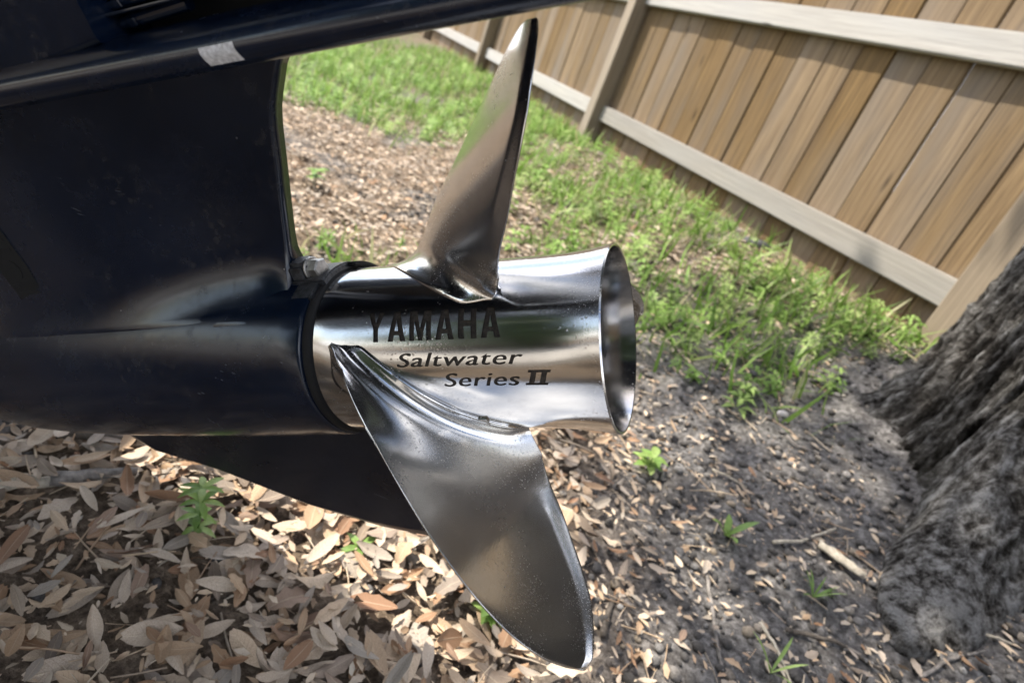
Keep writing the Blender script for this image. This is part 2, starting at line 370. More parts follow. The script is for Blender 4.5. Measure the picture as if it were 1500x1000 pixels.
seg = np.linalg.norm(np.diff(V.reshape(NZ, NA, 3), axis=0), axis=2); seg = np.maximum(np.median(seg, axis=1, keepdims=True) * 0.5 + seg * 0.5, 0.002)
arc = np.concatenate([np.zeros((1, NA)), np.cumsum(seg, axis=0)], 0); arc = arc - arc[60:61] + 0.3
for _ in range(6): arc = (np.roll(arc, 1, 1) + arc + np.roll(arc, -1, 1)) / 3
trunk.data.attributes.new('bark_flow', 'FLOAT_VECTOR', 'POINT').data.foreach_set('vector', np.stack([cx * (0.33 + 0.75 * np.clip(rad2 - 0.33, 0, 1)), sx * (0.33 + 0.75 * np.clip(rad2 - 0.33, 0, 1)), arc], 2).reshape(-1).astype(np.float32))
trunk.data.attributes.new('pale', 'FLOAT', 'POINT').data.foreach_set('value', np.clip(pale * 1.3, 0, 1).ravel().astype(np.float32))
top = np.array([TREE[0], TREE[1], 2.9])
for k in range(7):
    a = k * 0.9 + 0.3; L = 2.2 + 0.5 * random.random(); pts = []
    for s_ in np.linspace(0, 1, 7):
        pts.append(top + np.array([math.cos(a) * L * s_, math.sin(a) * L * s_, 1.9 * s_ - 0.2 * math.sin(3 * s_ + k)]) + rng.normal(size=3) * 0.06 * s_)
    V, F = tube(pts, [0.15 * (1 - 0.85 * s_) for s_ in np.linspace(0, 1, 7)], 8)
    under(link('limb', new_mesh('limb', V, F), MAT['bark']), oak)
# crown: many small leaves in clumps high over the yard, with gaps for the sun
cl = []
for k in range(300):
    a = random.uniform(0, 2 * math.pi); rr = 3.3 * math.sqrt(random.random()); cl.append((TREE[0] - 1.6 + rr * math.cos(a), TREE[1] + 0.0 + rr * math.sin(a), 3.7 + 1.3 * random.random() + 0.2 * (3.3 - rr)))
cl = np.array(cl); xs_ = cl[:, 0] + 0.62 * (cl[:, 2] - 0.3); ys_ = cl[:, 1] - 0.166 * (cl[:, 2] - 0.3)
cl = cl[(((xs_ - FP[0]) * FN[0] + (ys_ - FP[1]) * FN[1]) > 0.5) & (xs_ > 0.22) & (ys_ < 2.0) | (xs_ > 3.2)]; nl = 12000      # crown shaped by its shadow: shades the soil, spares fence and litter
ctr = cl[rng.integers(0, len(cl), nl)] + rng.normal(size=(nl, 3)) * np.array([0.26, 0.26, 0.16])
d1 = rng.normal(size=(nl, 3)); d1[:, 2] *= 0.5; d1 /= np.linalg.norm(d1, axis=1)[:, None]
d2 = np.cross(d1, rng.normal(size=(nl, 3))); d2 /= np.linalg.norm(d2, axis=1)[:, None]
ln = rng.uniform(0.05, 0.085, (nl, 1)); wd = ln * 0.42
V = np.concatenate([ctr - d1 * ln, ctr + d2 * wd, ctr + d1 * ln, ctr - d2 * wd], 1).reshape(-1, 3)
F = [(4 * k, 4 * k + 1, 4 * k + 2, 4 * k + 3) for k in range(nl)]
q = NT('oak_foliage'); nn = q.noise(q.coord('Object'), 3, 3); q.P(Base_Color=q.mix(nn, (0.035, 0.07, 0.015), (0.07, 0.12, 0.03)), Roughness=0.5)
under(link('crown', new_mesh('crown', V, F), q.m), oak)

shade = empty('added_dark_tree', (-3.0, -3.7, 0.0), label='unseen dark green tree added to darken the hub reflections', category='tree')  # added out of view so the hub mirrors something dark
V, F = tube([(-3.0, -3.7, -0.1), (-2.98, -3.7, 1.0), (-3.05, -3.75, 2.2), (-3.0, -3.7, 3.6)], [0.26, 0.19, 0.16, 0.09], 14); under(link('trunk', new_mesh('trunk', V, F), MAT['bark']), shade)
trunk_tmp = rng.normal(size=(90, 3)); trunk_tmp /= np.linalg.norm(trunk_tmp, axis=1)[:, None]
cl = np.array([-3.0, -3.7, 3.0]) + trunk_tmp * rng.uniform(0.5, 1.0, (90, 1)) * np.array([2.9, 2.0, 2.5]); cl[:, 2] = np.maximum(cl[:, 2], 0.45); nl = 22000
ctr = cl[rng.integers(0, len(cl), nl)] + rng.normal(size=(nl, 3)) * np.array([0.30, 0.26, 0.24])
d1 = rng.normal(size=(nl, 3)); d1 /= np.linalg.norm(d1, axis=1)[:, None]; d2 = np.cross(d1, rng.normal(size=(nl, 3))); d2 /= np.linalg.norm(d2, axis=1)[:, None]
ln = rng.uniform(0.09, 0.15, (nl, 1)); V = np.concatenate([ctr - d1 * ln, ctr + d2 * ln * 0.5, ctr + d1 * ln, ctr - d2 * ln * 0.5], 1).reshape(-1, 3)
under(link('crown', new_mesh('crown', V, [(4 * k, 4 * k + 1, 4 * k + 2, 4 * k + 3) for k in range(nl)]), bpy.data.materials['oak_foliage']), shade)

# ------------------------------------------------------------------ outboard motor: axes found from the photograph
A_c = np.array([-0.02, 0.00181357, 0.42622771])
a_c = np.array([0.93513035, -0.03753633, -0.35230988]); u_c = np.array([-0.03512611, -0.99929526, 0.01323375]); n_c = np.array([-0.35255834, 0.0, -0.93578983])
A_w = M @ A_c + CAM0; a_w, u_w, n_w = M @ a_c, M @ u_c, M @ n_c
TH0 = math.radians(33.0)                                     # the leg leans towards the camera
U_w = math.cos(TH0) * u_w + math.sin(TH0) * n_w; W_w = math.cos(TH0) * n_w - math.sin(TH0) * u_w
def mp(s, w, h):                                             # s aft along the shaft, w to port, h up the leg
    s, w, h = np.broadcast_arrays(np.asarray(s, float), np.asarray(w, float), np.asarray(h, float))
    return A_w + s[..., None] * a_w + w[..., None] * W_w + h[..., None] * U_w
def cyl(s, r, ph):                                           # shaft position, radius, angle from u towards the camera
    s, r, ph = np.broadcast_arrays(np.asarray(s, float), np.asarray(r, float), np.asarray(ph, float))
    return A_w + s[..., None] * a_w + (r * np.cos(ph))[..., None] * u_w + (r * np.sin(ph))[..., None] * n_w
motor = empty('outboard_motor', tuple(A_w - np.array([0, 0, 0.2])), label='navy blue outboard motor lower unit with stainless steel propeller', category='outboard motor')

# torpedo
prof = [(-0.606, 0.0005), (-0.603, 0.010), (-0.595, 0.020), (-0.580, 0.031), (-0.56, 0.0415), (-0.529, 0.0525), (-0.49, 0.0610), (-0.45, 0.0660), (-0.40, 0.0688), (-0.33, 0.0697), (-0.25, 0.0690), (-0.19, 0.0678), (-0.148, 0.0664), (-0.125, 0.0656), (-0.1095, 0.0652), (-0.1078, 0.0647), (-0.1070, 0.0638), (-0.1068, 0.0600), (-0.1068, 0.02)]
ph = np.linspace(0, 2 * np.pi, 128, endpoint=False)
TP = np.array(prof[:-4]); V = np.concatenate([cyl(s, r, ph) for s, r in prof]); under(link('torpedo', new_mesh('torpedo', V, grid_faces(len(prof), 128, True)), MAT['navy']), motor)
prof = [(-0.109, 0.03), (-0.1075, 0.0618), (-0.1055, 0.0630), (-0.1015, 0.0632), (-0.1000, 0.0626), (-0.0995, 0.03)]
V = np.concatenate([cyl(s, r, ph) for s, r in prof]); under(link('seal_ring', new_mesh('seal_ring', V, grid_faces(len(prof), 128, True)), MAT['rubber']), motor)

# leg (strut): airfoil sections, flaring into the torpedo and the plate
te_h = np.array([0.0, 0.060, 0.0751, 0.086, 0.1132, 0.1447, 0.1694, 0.1808, 0.1995, 0.215]); te_s = np.array([-0.126, -0.128, -0.1285, -0.1262, -0.1165, -0.105, -0.0962, -0.0905, -0.0770, -0.060])
def plate_h(s): return 0.2036 - 0.047 * s                     # underside of the plate
hs_ = np.concatenate([np.linspace(0.03, 0.10, 30), np.linspace(0.105, 0.185, 14), np.linspace(0.188, 0.214, 10)])
nchord = 46; rows = []
for h in hs_:
    te = np.interp(h, te_h, te_s); le = -0.475 - 0.10 * (0.2 - h)
    x = (1 - np.cos(np.linspace(0, np.pi, nchord))) / 2       # 0 leading .. 1 trailing
    ht = 0.031 * np.sqrt(np.clip(1 - (1 - np.clip(x / 0.42, 0, 1)) ** 2, 0, 1)) * (1 - 0.80 * sstep(0.45, 1.0, x)) 
    s = le + (te - le) * x
    rt = np.interp(s, TP[:, 0], TP[:, 1]); ht_t, wt_t = rt * math.cos(0.70), rt * math.sin(0.70)     # tangent point on the torpedo
    xx = np.clip((0.108 - h) / (0.108 - ht_t), 0, 1); wgt = sstep(0.0, 0.22, x) * (1 - 0.35 * sstep(0.93, 1.0, x))
    ht = ht + (wt_t - ht) * xx ** 3 * wgt + 0.0008
    ht = np.where(h < ht_t, np.minimum(ht, np.sqrt(np.clip(rt ** 2 - h * h, 1e-6, None)) - 0.0006), ht)
    left = mp(s, ht, h); right = mp(s[::-1], -ht[::-1], h); rows.append(np.concatenate([left, right]))
nrow = 2 * nchord; V = np.concatenate(rows)
under(link('gearcase_leg', new_mesh('gearcase_leg', V, grid_faces(len(hs_), nrow, True)), MAT['navy']), motor)
md = motor.children[-1].modifiers.new('e', 'EDGE_SPLIT'); md.split_angle = math.radians(50)

# anti-ventilation plate with its rising shoulder: one cross-section swept along the leg
half = [(0.0, 0.0), (0.04, 0.0), (0.078, 0.0), (0.0835, 0.0006), (0.0870, 0.0026), (0.0890, 0.0055), (0.0897, 0.0078), (0.0890, 0.0105), (0.0876, 0.0130), (0.085, 0.0151), (0.080, 0.0171), (0.072, 0.0193), (0.064, 0.0212), (0.0565, 0.0226), (0.0540, 0.0222), (0.030, 0.0205), (0.0, 0.0205)]
sec = half + [(-w, h) for w, h in half[::-1][1:-1]]
ss = np.concatenate([[-0.62], np.linspace(-0.60, -0.5, 6), np.linspace(-0.46, 0.10, 30), np.linspace(0.115, 0.21, 12)])
def wscale(s):
    fwd = np.sqrt(np.clip(1 - ((-0.45 - s) / 0.18) ** 2, 0.02, 1)) if s < -0.45 else 1.0
    aft = np.sqrt(np.clip(1 - ((s - 0.16) / 0.055) ** 2, 0.02, 1)) if s > 0.16 else 1.0
    return fwd * aft
rows = []
for s in ss:
    k = wscale(s); rows.append(np.stack([mp(s, w * k, plate_h(s) + h * (0.6 + 0.4 * k)) for w, h in sec]))
V = np.concatenate(rows); F = grid_faces(len(ss), len(sec), True); F.append(tuple(range(len(sec) - 1, -1, -1))); F.append(tuple(range((len(ss) - 1) * len(sec), len(ss) * len(sec))))
under(link('anti_ventilation_plate', new_mesh('anti_ventilation_plate', V, F), MAT['navy']), motor)

pw = half[4:8]; V = []  # light grey strip painted in as a sky reflection on the plate edge
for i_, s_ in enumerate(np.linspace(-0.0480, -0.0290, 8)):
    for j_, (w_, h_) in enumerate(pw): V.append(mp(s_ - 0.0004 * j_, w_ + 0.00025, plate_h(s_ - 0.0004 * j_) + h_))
under(link('sky_glint_patch', new_mesh('sky_glint_patch', np.array(V), grid_faces(8, len(pw))), simple('painted_sky_glint', (0.55, 0.55, 0.56), 0.45, 0.0, 500, 0.35, 0.5, 0.001), label='pale patch painted on the plate edge as a sky reflection'), motor)
# midsection above the plate: forward block, slot roofs, upper body, cowling
def swept(name, sec_fn, s_list, mat, bev=0.0):
    rows = [np.stack([mp(s, w, h) for w, h in sec_fn(s)]) for s in s_list]; n = len(rows[0])
    V = np.concatenate(rows); F = grid_faces(len(rows), n, True); F.append(tuple(range(n - 1, -1, -1))); F.append(tuple(range((len(rows) - 1) * n, len(rows) * n)))
    o = under(link(name, new_mesh(name, V, F), mat), motor); m = o.modifiers.new('e', 'EDGE_SPLIT'); m.split_angle = math.radians(35); return o
def rsec(w, h0, h1, r=0.006, k=5):
    pts = []
    for (cx_, ch, a0) in ((w - r, h0 + r, -90), (w - r, h1 - r, 0), (-w + r, h1 - r, 90), (-w + r, h0 + r, 180)):
        for j in range(k): 
            a = math.radians(a0 + 90 * j / (k - 1)); pts.append((cx_ + r * math.cos(a), ch + r * math.sin(a)))
    return pts
def ph0(s): return plate_h(s)
swept('midsection', lambda s: rsec(0.0715 - 0.05 * sstep(-0.30, -0.52, s), ph0(s) + float(np.interp(s, [-0.3, -0.208, -0.12], [0.006, 0.0125, 0.0205])), 0.52, 0.004), np.concatenate([np.linspace(-0.52, -0.15, 14), np.linspace(-0.14, -0.122, 6)]), MAT['navy'])
swept('slot_back', lambda s: rsec(0.034, ph0(s) + 0.010, 0.30, 0.003, 3), np.linspace(-0.13, 0.07, 6), MAT['rubber'])
swept('slot_rib', lambda s: rsec(0.0600, ph0(s) + 0.0312, ph0(s) + 0.0330, 0.0008, 3), np.linspace(-0.125, 0.075, 12), MAT['navy'])
swept('exhaust_housing', lambda s: rsec(0.0600, ph0(s) + 0.0405, 0.52, 0.004, 4), np.linspace(-0.125, 0.06, 12), MAT['navy'])
swept('leg_cover', lambda s: rsec(0.080, 0.50, 0.80, 0.03, 6), np.linspace(-0.46, 0.04, 12), MAT['navy'])
def cow(s):
    k = math.sqrt(max(0.05, 1 - ((s + 0.22) / 0.40) ** 2)); return rsec(0.07 + 0.14 * k, 0.78, 0.95 + 0.36 * k, 0.06, 6)
swept('cowling', cow, np.linspace(-0.58, 0.15, 24), MAT['navy'])
# recessed slot bolts
def prism(bm, c, axis, x, r, L, n=6, rot=0.0, bev=0.0):
    c, axis, x = Vector(c), Vector(axis).normalized(), Vector(x); x = (x - axis * x.dot(axis)).normalized(); y = axis.cross(x)
    loops = []
    for (d, rr) in ((0, r), (L - bev, r), (L, r - bev)) if bev else ((0, r), (L, r)):
        loops.append([bm.verts.new(c + axis * d + (x * math.cos(2 * math.pi * k / n + rot) + y * math.sin(2 * math.pi * k / n + rot)) * rr) for k in range(n)])
    for A_, B2 in zip(loops[:-1], loops[1:]):
        for k in range(n): bm.faces.new((A_[k], A_[(k + 1) % n], B2[(k + 1) % n], B2[k]))
    bm.faces.new(loops[0][::-1]); bm.faces.new(loops[-1])
for (s0, h0) in ((-0.114, 0.0276), (-0.118, 0.0366)):
    bm = bmesh.new(); c = mp(s0, 0.053, ph0(s0) + h0)
    prism(bm, c, a_w, U_w, 0.0038, 0.005, 6, 0.3, 0.001); prism(bm, c + a_w * 0.005, a_w, U_w, 0.0034, 0.034, 14); prism(bm, c - a_w * 0.006, a_w, U_w, 0.0028, 0.006, 10)
    under(link('slot_bolt', bm_mesh('slot_bolt', bm), MAT['navy']), motor)
# skeg
sk = [(-0.455, -0.050), (-0.417, -0.0990), (-0.3407, -0.1262), (-0.2393, -0.1790), (-0.1616, -0.2035), (-0.1188, -0.2105), (-0.05, -0.2150), (-0.035, -0.2100), (-0.060, -0.150), (-0.100, -0.085), (-0.115, -0.045)]
n = len(sk); cs, chh = np.mean([p[0] for p in sk]), np.mean([p[1] for p in sk])
out_ = np.array(sk); inn = out_ + (np.array([[cs, chh]]) - out_) * 0.14
def thick(h): return 0.0035 + 0.010 * np.clip((h + 0.21) / 0.16, 0, 1)
V = np.concatenate([mp(inn[:, 0], thick(inn[:, 1]), inn[:, 1]), mp(out_[:, 0], 0.0016, out_[:, 1]), mp(out_[:, 0], -0.0016, out_[:, 1]), mp(inn[:, 0], -thick(inn[:, 1]), inn[:, 1])])
F = grid_faces(4, n, True) + [tuple(range(n - 1, -1, -1)), tuple(range(3 * n, 4 * n))]
under(link('skeg', new_mesh('skeg', V, F, False), MAT['navy_satin']), motor)
# water intake panel on the leg
bm = bmesh.new()
def quadpanel(pts, w0, w1):
    lo = [bm.verts.new(mp(s, w0, h)) for s, h in pts]; hi = [bm.verts.new(mp(s, w1, h)) for s, h in pts]; n = len(pts)
    for k in range(n): bm.faces.new((lo[k], lo[(k + 1) % n], hi[(k + 1) % n], hi[k]))
    bm.faces.new(hi); bm.faces.new(lo[::-1])
quadpanel([(-0.352, 0.150), (-0.349, 0.110), (-0.3525, 0.078), (-0.357, 0.0715), (-0.377, 0.0695), (-0.381, 0.0745), (-0.3835, 0.110), (-0.3845, 0.150)], 0.015, 0.0321)
gri = under(link('water_intake', bm_mesh('water_intake', bm), MAT['rubber']), motor)
for hh in (0.085, 0.092, 0.122, 0.130, 0.138):
    bm = bmesh.new(); quadpanel([(-0.354, hh), (-0.354, hh + 0.003), (-0.379, hh + 0.003), (-0.379, hh)], 0.028, 0.0325); link('intake_rib', bm_mesh('intake_rib', bm), MAT['rubber']).parent = gri
bm = bmesh.new(); prism(bm, mp(-0.367, 0.0309, 0.107), W_w, a_w, 0.0085, 0.0018, 20); link('intake_plug', bm_mesh('intake_plug', bm), MAT['rubber']).parent = gri
# bracket and hex bolt behind the leg
pm = TH0
def arcsolid(name, s0, s1, r0, r1, p0, p1, mat, n=14):
    a = np.linspace(p0, p1, n); V = np.concatenate([cyl(s0, r0, a), cyl(s1, r0, a), cyl(s1, r1, a), cyl(s0, r1, a)]); F = []
    for j in range(n - 1):
        for k in range(4): F.append((k * n + j, k * n + j + 1, ((k + 1) % 4) * n + j + 1, ((k + 1) % 4) * n + j))
    F += [(0, n, 2 * n, 3 * n), (n - 1, 4 * n - 1, 3 * n - 1, 2 * n - 1)]
    bm = bmesh.new(); me = new_mesh(name, V, F, False); bm.from_mesh(me); bmesh.ops.bevel(bm, geom=bm.edges[:], offset=0.0012, segments=2, affect='EDGES')
    return under(link(name, bm_mesh(name, bm), mat), motor)
arcsolid('bracket_flange', -0.128, -0.1000, 0.0600, 0.0672, pm - 0.40, pm + 0.20, MAT['bracket'])
arcsolid('bracket_lip', -0.112, -0.094, 0.0632, 0.0668, pm - 0.95, pm - 0.30, MAT['rubber'])
arcsolid('bracket_block', -0.129, -0.1045, 0.058, 0.0655, pm + 0.10, pm + 0.42, MAT['bracket'])
bm = bmesh.new(); box_bm(bm, tuple(mp(-0.122, 0.001, 0.069)), (1, 1, 1), Matrix(tuple(zip(a_w * 0.016, W_w * 0.018, U_w * 0.018)))); bmesh.ops.bevel(bm, geom=bm.edges[:], offset=0.003, segments=2, affect='EDGES')
under(link('bracket_boss', bm_mesh('bracket_boss', bm), MAT['bracket']), motor)
bc = mp(-0.1150, 0.001, 0.0705); bm = bmesh.new(); ax = a_w * 0.98 + W_w * 0.12
prism(bm, bc, ax, U_w, 0.0085, 0.0014, 24, 0, 0.0004); prism(bm, bc + ax * 0.0014, ax, U_w, 0.0074, 0.0085, 6, 0.25, 0.0010)
under(link('hex_bolt', bm_mesh('hex_bolt', bm), MAT['bolt']), motor)

# ------------------------------------------------------------------ propeller
HUBP = [(-0.0985, 0.0612), (-0.097, 0.0617), (-0.06, 0.0607), (-0.02, 0.0595), (0.02, 0.0585), (0.055, 0.0583), (0.07, 0.0587), (0.082, 0.0598), (0.090, 0.0609), (0.0965, 0.0622)]
hp_s = np.array([p[0] for p in HUBP]); hp_r = np.array([p[1] for p in HUBP])
_dense = np.linspace(-0.0985, 0.0965, 391); _rr = np.interp(_dense, hp_s, hp_r)
for _ in range(3): _rr[1:-1] = np.convolve(np.pad(_rr, 12, mode='reflect', reflect_type='odd'), np.ones(25) / 25, 'same')[12:-12][1:-1]
_dr = np.gradient(_rr, _dense)
def hub_r(s): return np.interp(s, _dense, _rr)
def hub_dr(s): return np.interp(s, _dense, _dr)
WALL = 0.0026
os_ = np.concatenate([np.linspace(-0.0985, 0.06, 80), np.linspace(0.0615, 0.0965, 30)]); NP = 240
ph = np.linspace(0, 2 * np.pi, NP, endpoint=False); rows = [cyl(s, hub_r(s), ph) for s in os_]
rows.append(cyl(0.0975, hub_r(0.0965) - 0.0008, ph))
rows.append(cyl(0.0972, hub_r(0.0965) - 0.0020, ph))
for s in os_[::-1]: rows.append(cyl(s, hub_r(s) - WALL - 0.0008 * (s < 0.05), ph))
V = np.concatenate(rows); F = grid_faces(len(rows), NP, True)
for j in range(NP): F.append(((len(rows) - 1) * NP + j, (len(rows) - 1) * NP + (j + 1) % NP, (j + 1) % NP, j))
hub_me = new_mesh('propeller', V, F)
bm = bmesh.new(); bm.from_mesh(hub_me); bmesh.ops.recalc_face_normals(bm, faces=bm.faces); bm.to_mesh(hub_me); bm.free()
hub = link('propeller', hub_me, MAT['hub'])

# raised-edge, sunk lettering: letter outlines wrapped round the barrel and cut into it
GL = {'Y': (0.62, [[(0, 1), (.2, 1), (.31, .64), (.42, 1), (.62, 1), (.405, .42), (.405, 0), (.215, 0), (.215, .42)]]),
      'A': (0.66, [[(0, 0), (.21, 1), (.45, 1), (.66, 0), (.465, 0), (.425, .20), (.235, .20), (.195, 0)], [(.265, .35), (.395, .35), (.33, .74)]]),
      'M': (0.80, [[(0, 0), (0, 1), (.26, 1), (.40, .42), (.54, 1), (.80, 1), (.80, 0), (.62, 0), (.62, .66), (.465, 0), (.335, 0), (.18, .66), (.18, 0)]]),
      'H': (0.64, [[(0, 0), (0, 1), (.2, 1), (.2, .6), (.44, .6), (.44, 1), (.64, 1), (.64, 0), (.44, 0), (.44, .4), (.2, .4), (.2, 0)]]),
      '2': (1.30, [[(0, 0), (1.3, 0), (1.3, .16), (1.12, .16), (1.12, .84), (1.3, .84), (1.3, 1), (0, 1), (0, .84), (.18, .84), (.18, .16), (0, .16)], [(.5, .16), (.8, .16), (.8, .84), (.5, .84)]])}
def curve_mesh(cu):
    o = bpy.data.objects.new('tmp', cu); COL.objects.link(o); dg = bpy.context.evaluated_depsgraph_get(); dg.update()
    me = bpy.data.meshes.new_from_object(o.evaluated_get(dg)); bpy.data.objects.remove(o); return me
def glyph_curve(text, gap):
    cu = bpy.data.curves.new('t', 'CURVE'); cu.dimensions = '2D'; cu.fill_mode = 'BOTH'; cu.extrude = 0.5; x = 0
    for ch in text:
        w, loops = GL[ch]
        for lp in loops:
            sp = cu.splines.new('POLY'); sp.points.add(len(lp) - 1); sp.use_cyclic_u = True
            for k, (px, py) in enumerate(lp): sp.points[k].co = (px + x, py, 0, 1)
        x += w + gap
    return cu
def font_curve(text, bold):
    cu = bpy.data.curves.new('t', 'FONT'); cu.body = text; cu.size = 1.0; cu.extrude = 0.5; cu.offset = 0.0; cu.resolution_u = 4; cu.space_character = 1.06; return cu
def cutter(cu, s0, s1, p_base, p_cap, cap, shear, depth=0.0011, shift=0.0, draft=0.0):
    me = curve_mesh(cu); bm = bmesh.new(); bm.from_mesh(me); bmesh.ops.remove_doubles(bm, verts=bm.verts, dist=1e-5)
    xs = [v.co.x + shear * v.co.y for v in bm.verts]; x0, x1 = min(xs), max(xs)
    if draft:                                                    # sloping side walls: pull the floor outline inwards
        bmesh.ops.recalc_face_normals(bm, faces=bm.faces); mv = []
        for v in bm.verts:
            if v.co.z < 0:
                ns = [f.normal for f in v.link_faces if abs(f.normal.z) < 0.5]; uq = []
                for n_ in ns:
                    if all((n_ - k_).length > 1e-3 for k_ in uq): uq.append(n_)
                if len(uq) == 1: mv.append((v, -draft * uq[0]))
                elif len(uq) > 1: b_ = (uq[0] + uq[1]).normalized(); mv.append((v, -draft / max(0.45, b_.dot(uq[0])) * b_))
        for v, d_ in mv: v.co += d_
    yy = -0.4
    while yy < 1.2:
        bmesh.ops.bisect_plane(bm, geom=bm.verts[:] + bm.edges[:] + bm.faces[:], plane_co=(0, yy, 0), plane_no=(0, 1, 0), dist=1e-6); yy += 0.13
    bmesh.ops.triangulate(bm, faces=bm.faces)
    for v in bm.verts:
        s = s0 + shift + (v.co.x + shear * v.co.y - x0) / (x1 - x0) * (s1 - s0); p = math.radians(p_base + (p_cap - p_base) * v.co.y / cap)
        r = float(hub_r(s)) + (0.0025 if v.co.z > 0 else -depth); v.co = Vector(cyl(s, r, p))
    bmesh.ops.recalc_face_normals(bm, faces=bm.faces)
    left = set(bm.faces)                                        # every letter must face outwards
    while left:
        isl = [left.pop()]; st = list(isl)
        while st:
            for e in st.pop().edges:
                for f2 in e.link_faces:
                    if f2 in left: left.discard(f2); isl.append(f2); st.append(f2)
        org = isl[0].verts[0].co.copy(); vol = sum((f.verts[0].co - org).dot((f.verts[1].co - org).cross(f.verts[2].co - org)) for f in isl)
        if vol < 0: bmesh.ops.reverse_faces(bm, faces=isl)
    m2 = bpy.data.meshes.new('cut'); bm.to_mesh(m2); bm.free(); o = bpy.data.objects.new('cut', m2); COL.objects.link(o); return o
cuts = [cutter(glyph_curve('YAMAHA', 0.150), -0.0566, 0.0361, 87.0, 68.4, 1.0, -0.05, 0.0021),
        cutter(font_curve('Saltwater', 0), -0.0354, 0.0494, 102.9, 94.2, 0.72, 0.26, 0.0012, -0.00030), cutter(font_curve('Saltwater', 0), -0.0354, 0.0494, 103.0, 94.1, 0.72, 0.26, 0.0010, 0.00033),
        cutter(font_curve('Series', 0), -0.0047, 0.0458, 116.5, 107.4, 0.72, 0.26, 0.0012, -0.00030), cutter(font_curve('Series', 0), -0.0047, 0.0458, 116.6, 107.3, 0.72, 0.26, 0.0010, 0.00033),
        cutter(glyph_curve('2', 0), 0.0488, 0.0662, 116.6, 106.9, 1.0, 0.30)]
def m_area(me): return sum(p.area for p in me.polygons)
base_area = m_area(hub.data); res = hub.data
for c_ in [cuts[0], cuts[1], cuts[2], cuts[3], cuts[4], cuts[5]]:  # one cut at a time; nudge and retry a cut that breaks the barrel
    for try_ in range(6):
        c_.location = Vector(a_w) * 2.3e-5 * try_ + Vector(n_w) * 1.1e-5 * try_
        mdf = hub.modifiers.new('b', 'BOOLEAN'); mdf.operation = 'DIFFERENCE'; mdf.object = c_; mdf.solver = 'EXACT'
        dg = bpy.context.evaluated_depsgraph_get(); dg.update()
        r_ = bpy.data.meshes.new_from_object(hub.evaluated_get(dg)); hub.modifiers.clear()
        if 0.99 < m_area(r_) / base_area < 1.03: hub.data = res = r_; break
        print('letter cut retried', try_)
res.name = 'propeller'
for c_ in cuts: bpy.data.objects.remove(c_)
res.materials.clear(); res.materials.append(MAT['hub']); res.materials.append(MAT['letter'])
co = np.empty(len(res.vertices) * 3); res.vertices.foreach_get('co', co); co = co.reshape(-1, 3) - A_w
sv = co @ a_w; xv = co @ u_w; yv = co @ n_w; rv = np.hypot(xv, yv)
rad_dir = (xv[:, None] * u_w + yv[:, None] * n_w) / rv[:, None]
an = rad_dir - hub_dr(sv)[:, None] * a_w; an /= np.linalg.norm(an, axis=1)[:, None]
res.polygons.foreach_set('use_smooth', [True] * len(res.polygons)); res.update()
nrm = [None] * len(res.loops); dep = rv - hub_r(np.clip(sv, -0.0985, 0.0965))
for p in res.polygons:
    vi = list(p.vertices); fn = np.array(p.normal); dd = dep[vi]; side = float(fn @ an[vi].mean(0))
    if side > 0.8 and np.all(np.abs(dd) < 2.5e-4): kind_ = 1
    elif side < -0.8: kind_ = 2
    else: kind_ = 0
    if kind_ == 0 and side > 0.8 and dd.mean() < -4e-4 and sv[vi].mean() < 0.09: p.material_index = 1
    for li, v_ in zip(p.loop_indices, vi): nrm[li] = tuple(an[v_]) if kind_ == 1 else (tuple(-an[v_]) if kind_ == 2 else tuple(fn))
res.normals_split_custom_set(nrm)
under(hub, motor)

# blades: helical sheets with rake, given thickness and a root fillet
OUT = np.array([(-0.0805, 0.0560, 86.5), (-0.0805, 0.0669, 87.8), (-0.0701, 0.0762, 93.8), (-0.0615, 0.0826, 100.7), (-0.0546, 0.0880, 106.7), (-0.0449, 0.0955, 114.4), (-0.0339, 0.1056, 120.1), (-0.0110, 0.1275, 125.75), (0.0096, 0.1470, 130.8), (0.0260, 0.1612, 135.3), (0.0405, 0.1731, 139.4), (0.0529, 0.1819, 143.6), (0.0614, 0.1869, 147.0), (0.0695, 0.1907, 150.5), (0.0771, 0.1929, 154.55), (0.0800, 0.1936, 157.0)])
OUTT = np.array([(0.0398, 0.0585, 179.3), (0.0398, 0.0772, 181.4), (0.0447, 0.0924, 178.2), (0.0518, 0.1093, 175.8), (0.0611, 0.1295, 173.1), (0.0696, 0.1467, 171.05), (0.0767, 0.1628, 168.5), (0.0817, 0.1790, 164.2), (0.0837, 0.1895, 160.6), (0.0820, 0.1934, 157.9), (0.0800, 0.1936, 157.1)])
KH = 2 * math.pi / 0.5374; RK1, RK2, PH0, S0 = 0.608, 0.4094, 1.6359, -0.1018
def smooth_interp(x, xp, fp):                                # monotone-ish cubic (Catmull-Rom)
    xp = np.asarray(xp); fp = np.asarray(fp); m = np.gradient(fp, xp); i = np.clip(np.searchsorted(xp, x) - 1, 0, len(xp) - 2)
    h = xp[i + 1] - xp[i]; t = np.clip((x - xp[i]) / h, -0.5, 1); 
    return (2 * t**3 - 3 * t**2 + 1) * fp[i] + (t**3 - 2 * t**2 + t) * h * m[i] + (-2 * t**3 + 3 * t**2) * fp[i + 1] + (t**3 - t**2) * h * m[i + 1]
NR, NC = 84, 64
vv = np.linspace(0, 1, NR); RT = 0.1936; RB = 0.0560
rr = np.where(vv < 0.30, RB + (0.080 - RB) * vv / 0.30, RT - (RT - 0.080) * (1 - (vv - 0.30) / 0.70) ** 1.9)
rr[-1] = RT - 1e-5
tt = (1 - np.cos(np.linspace(0, np.pi, NC))) / 2
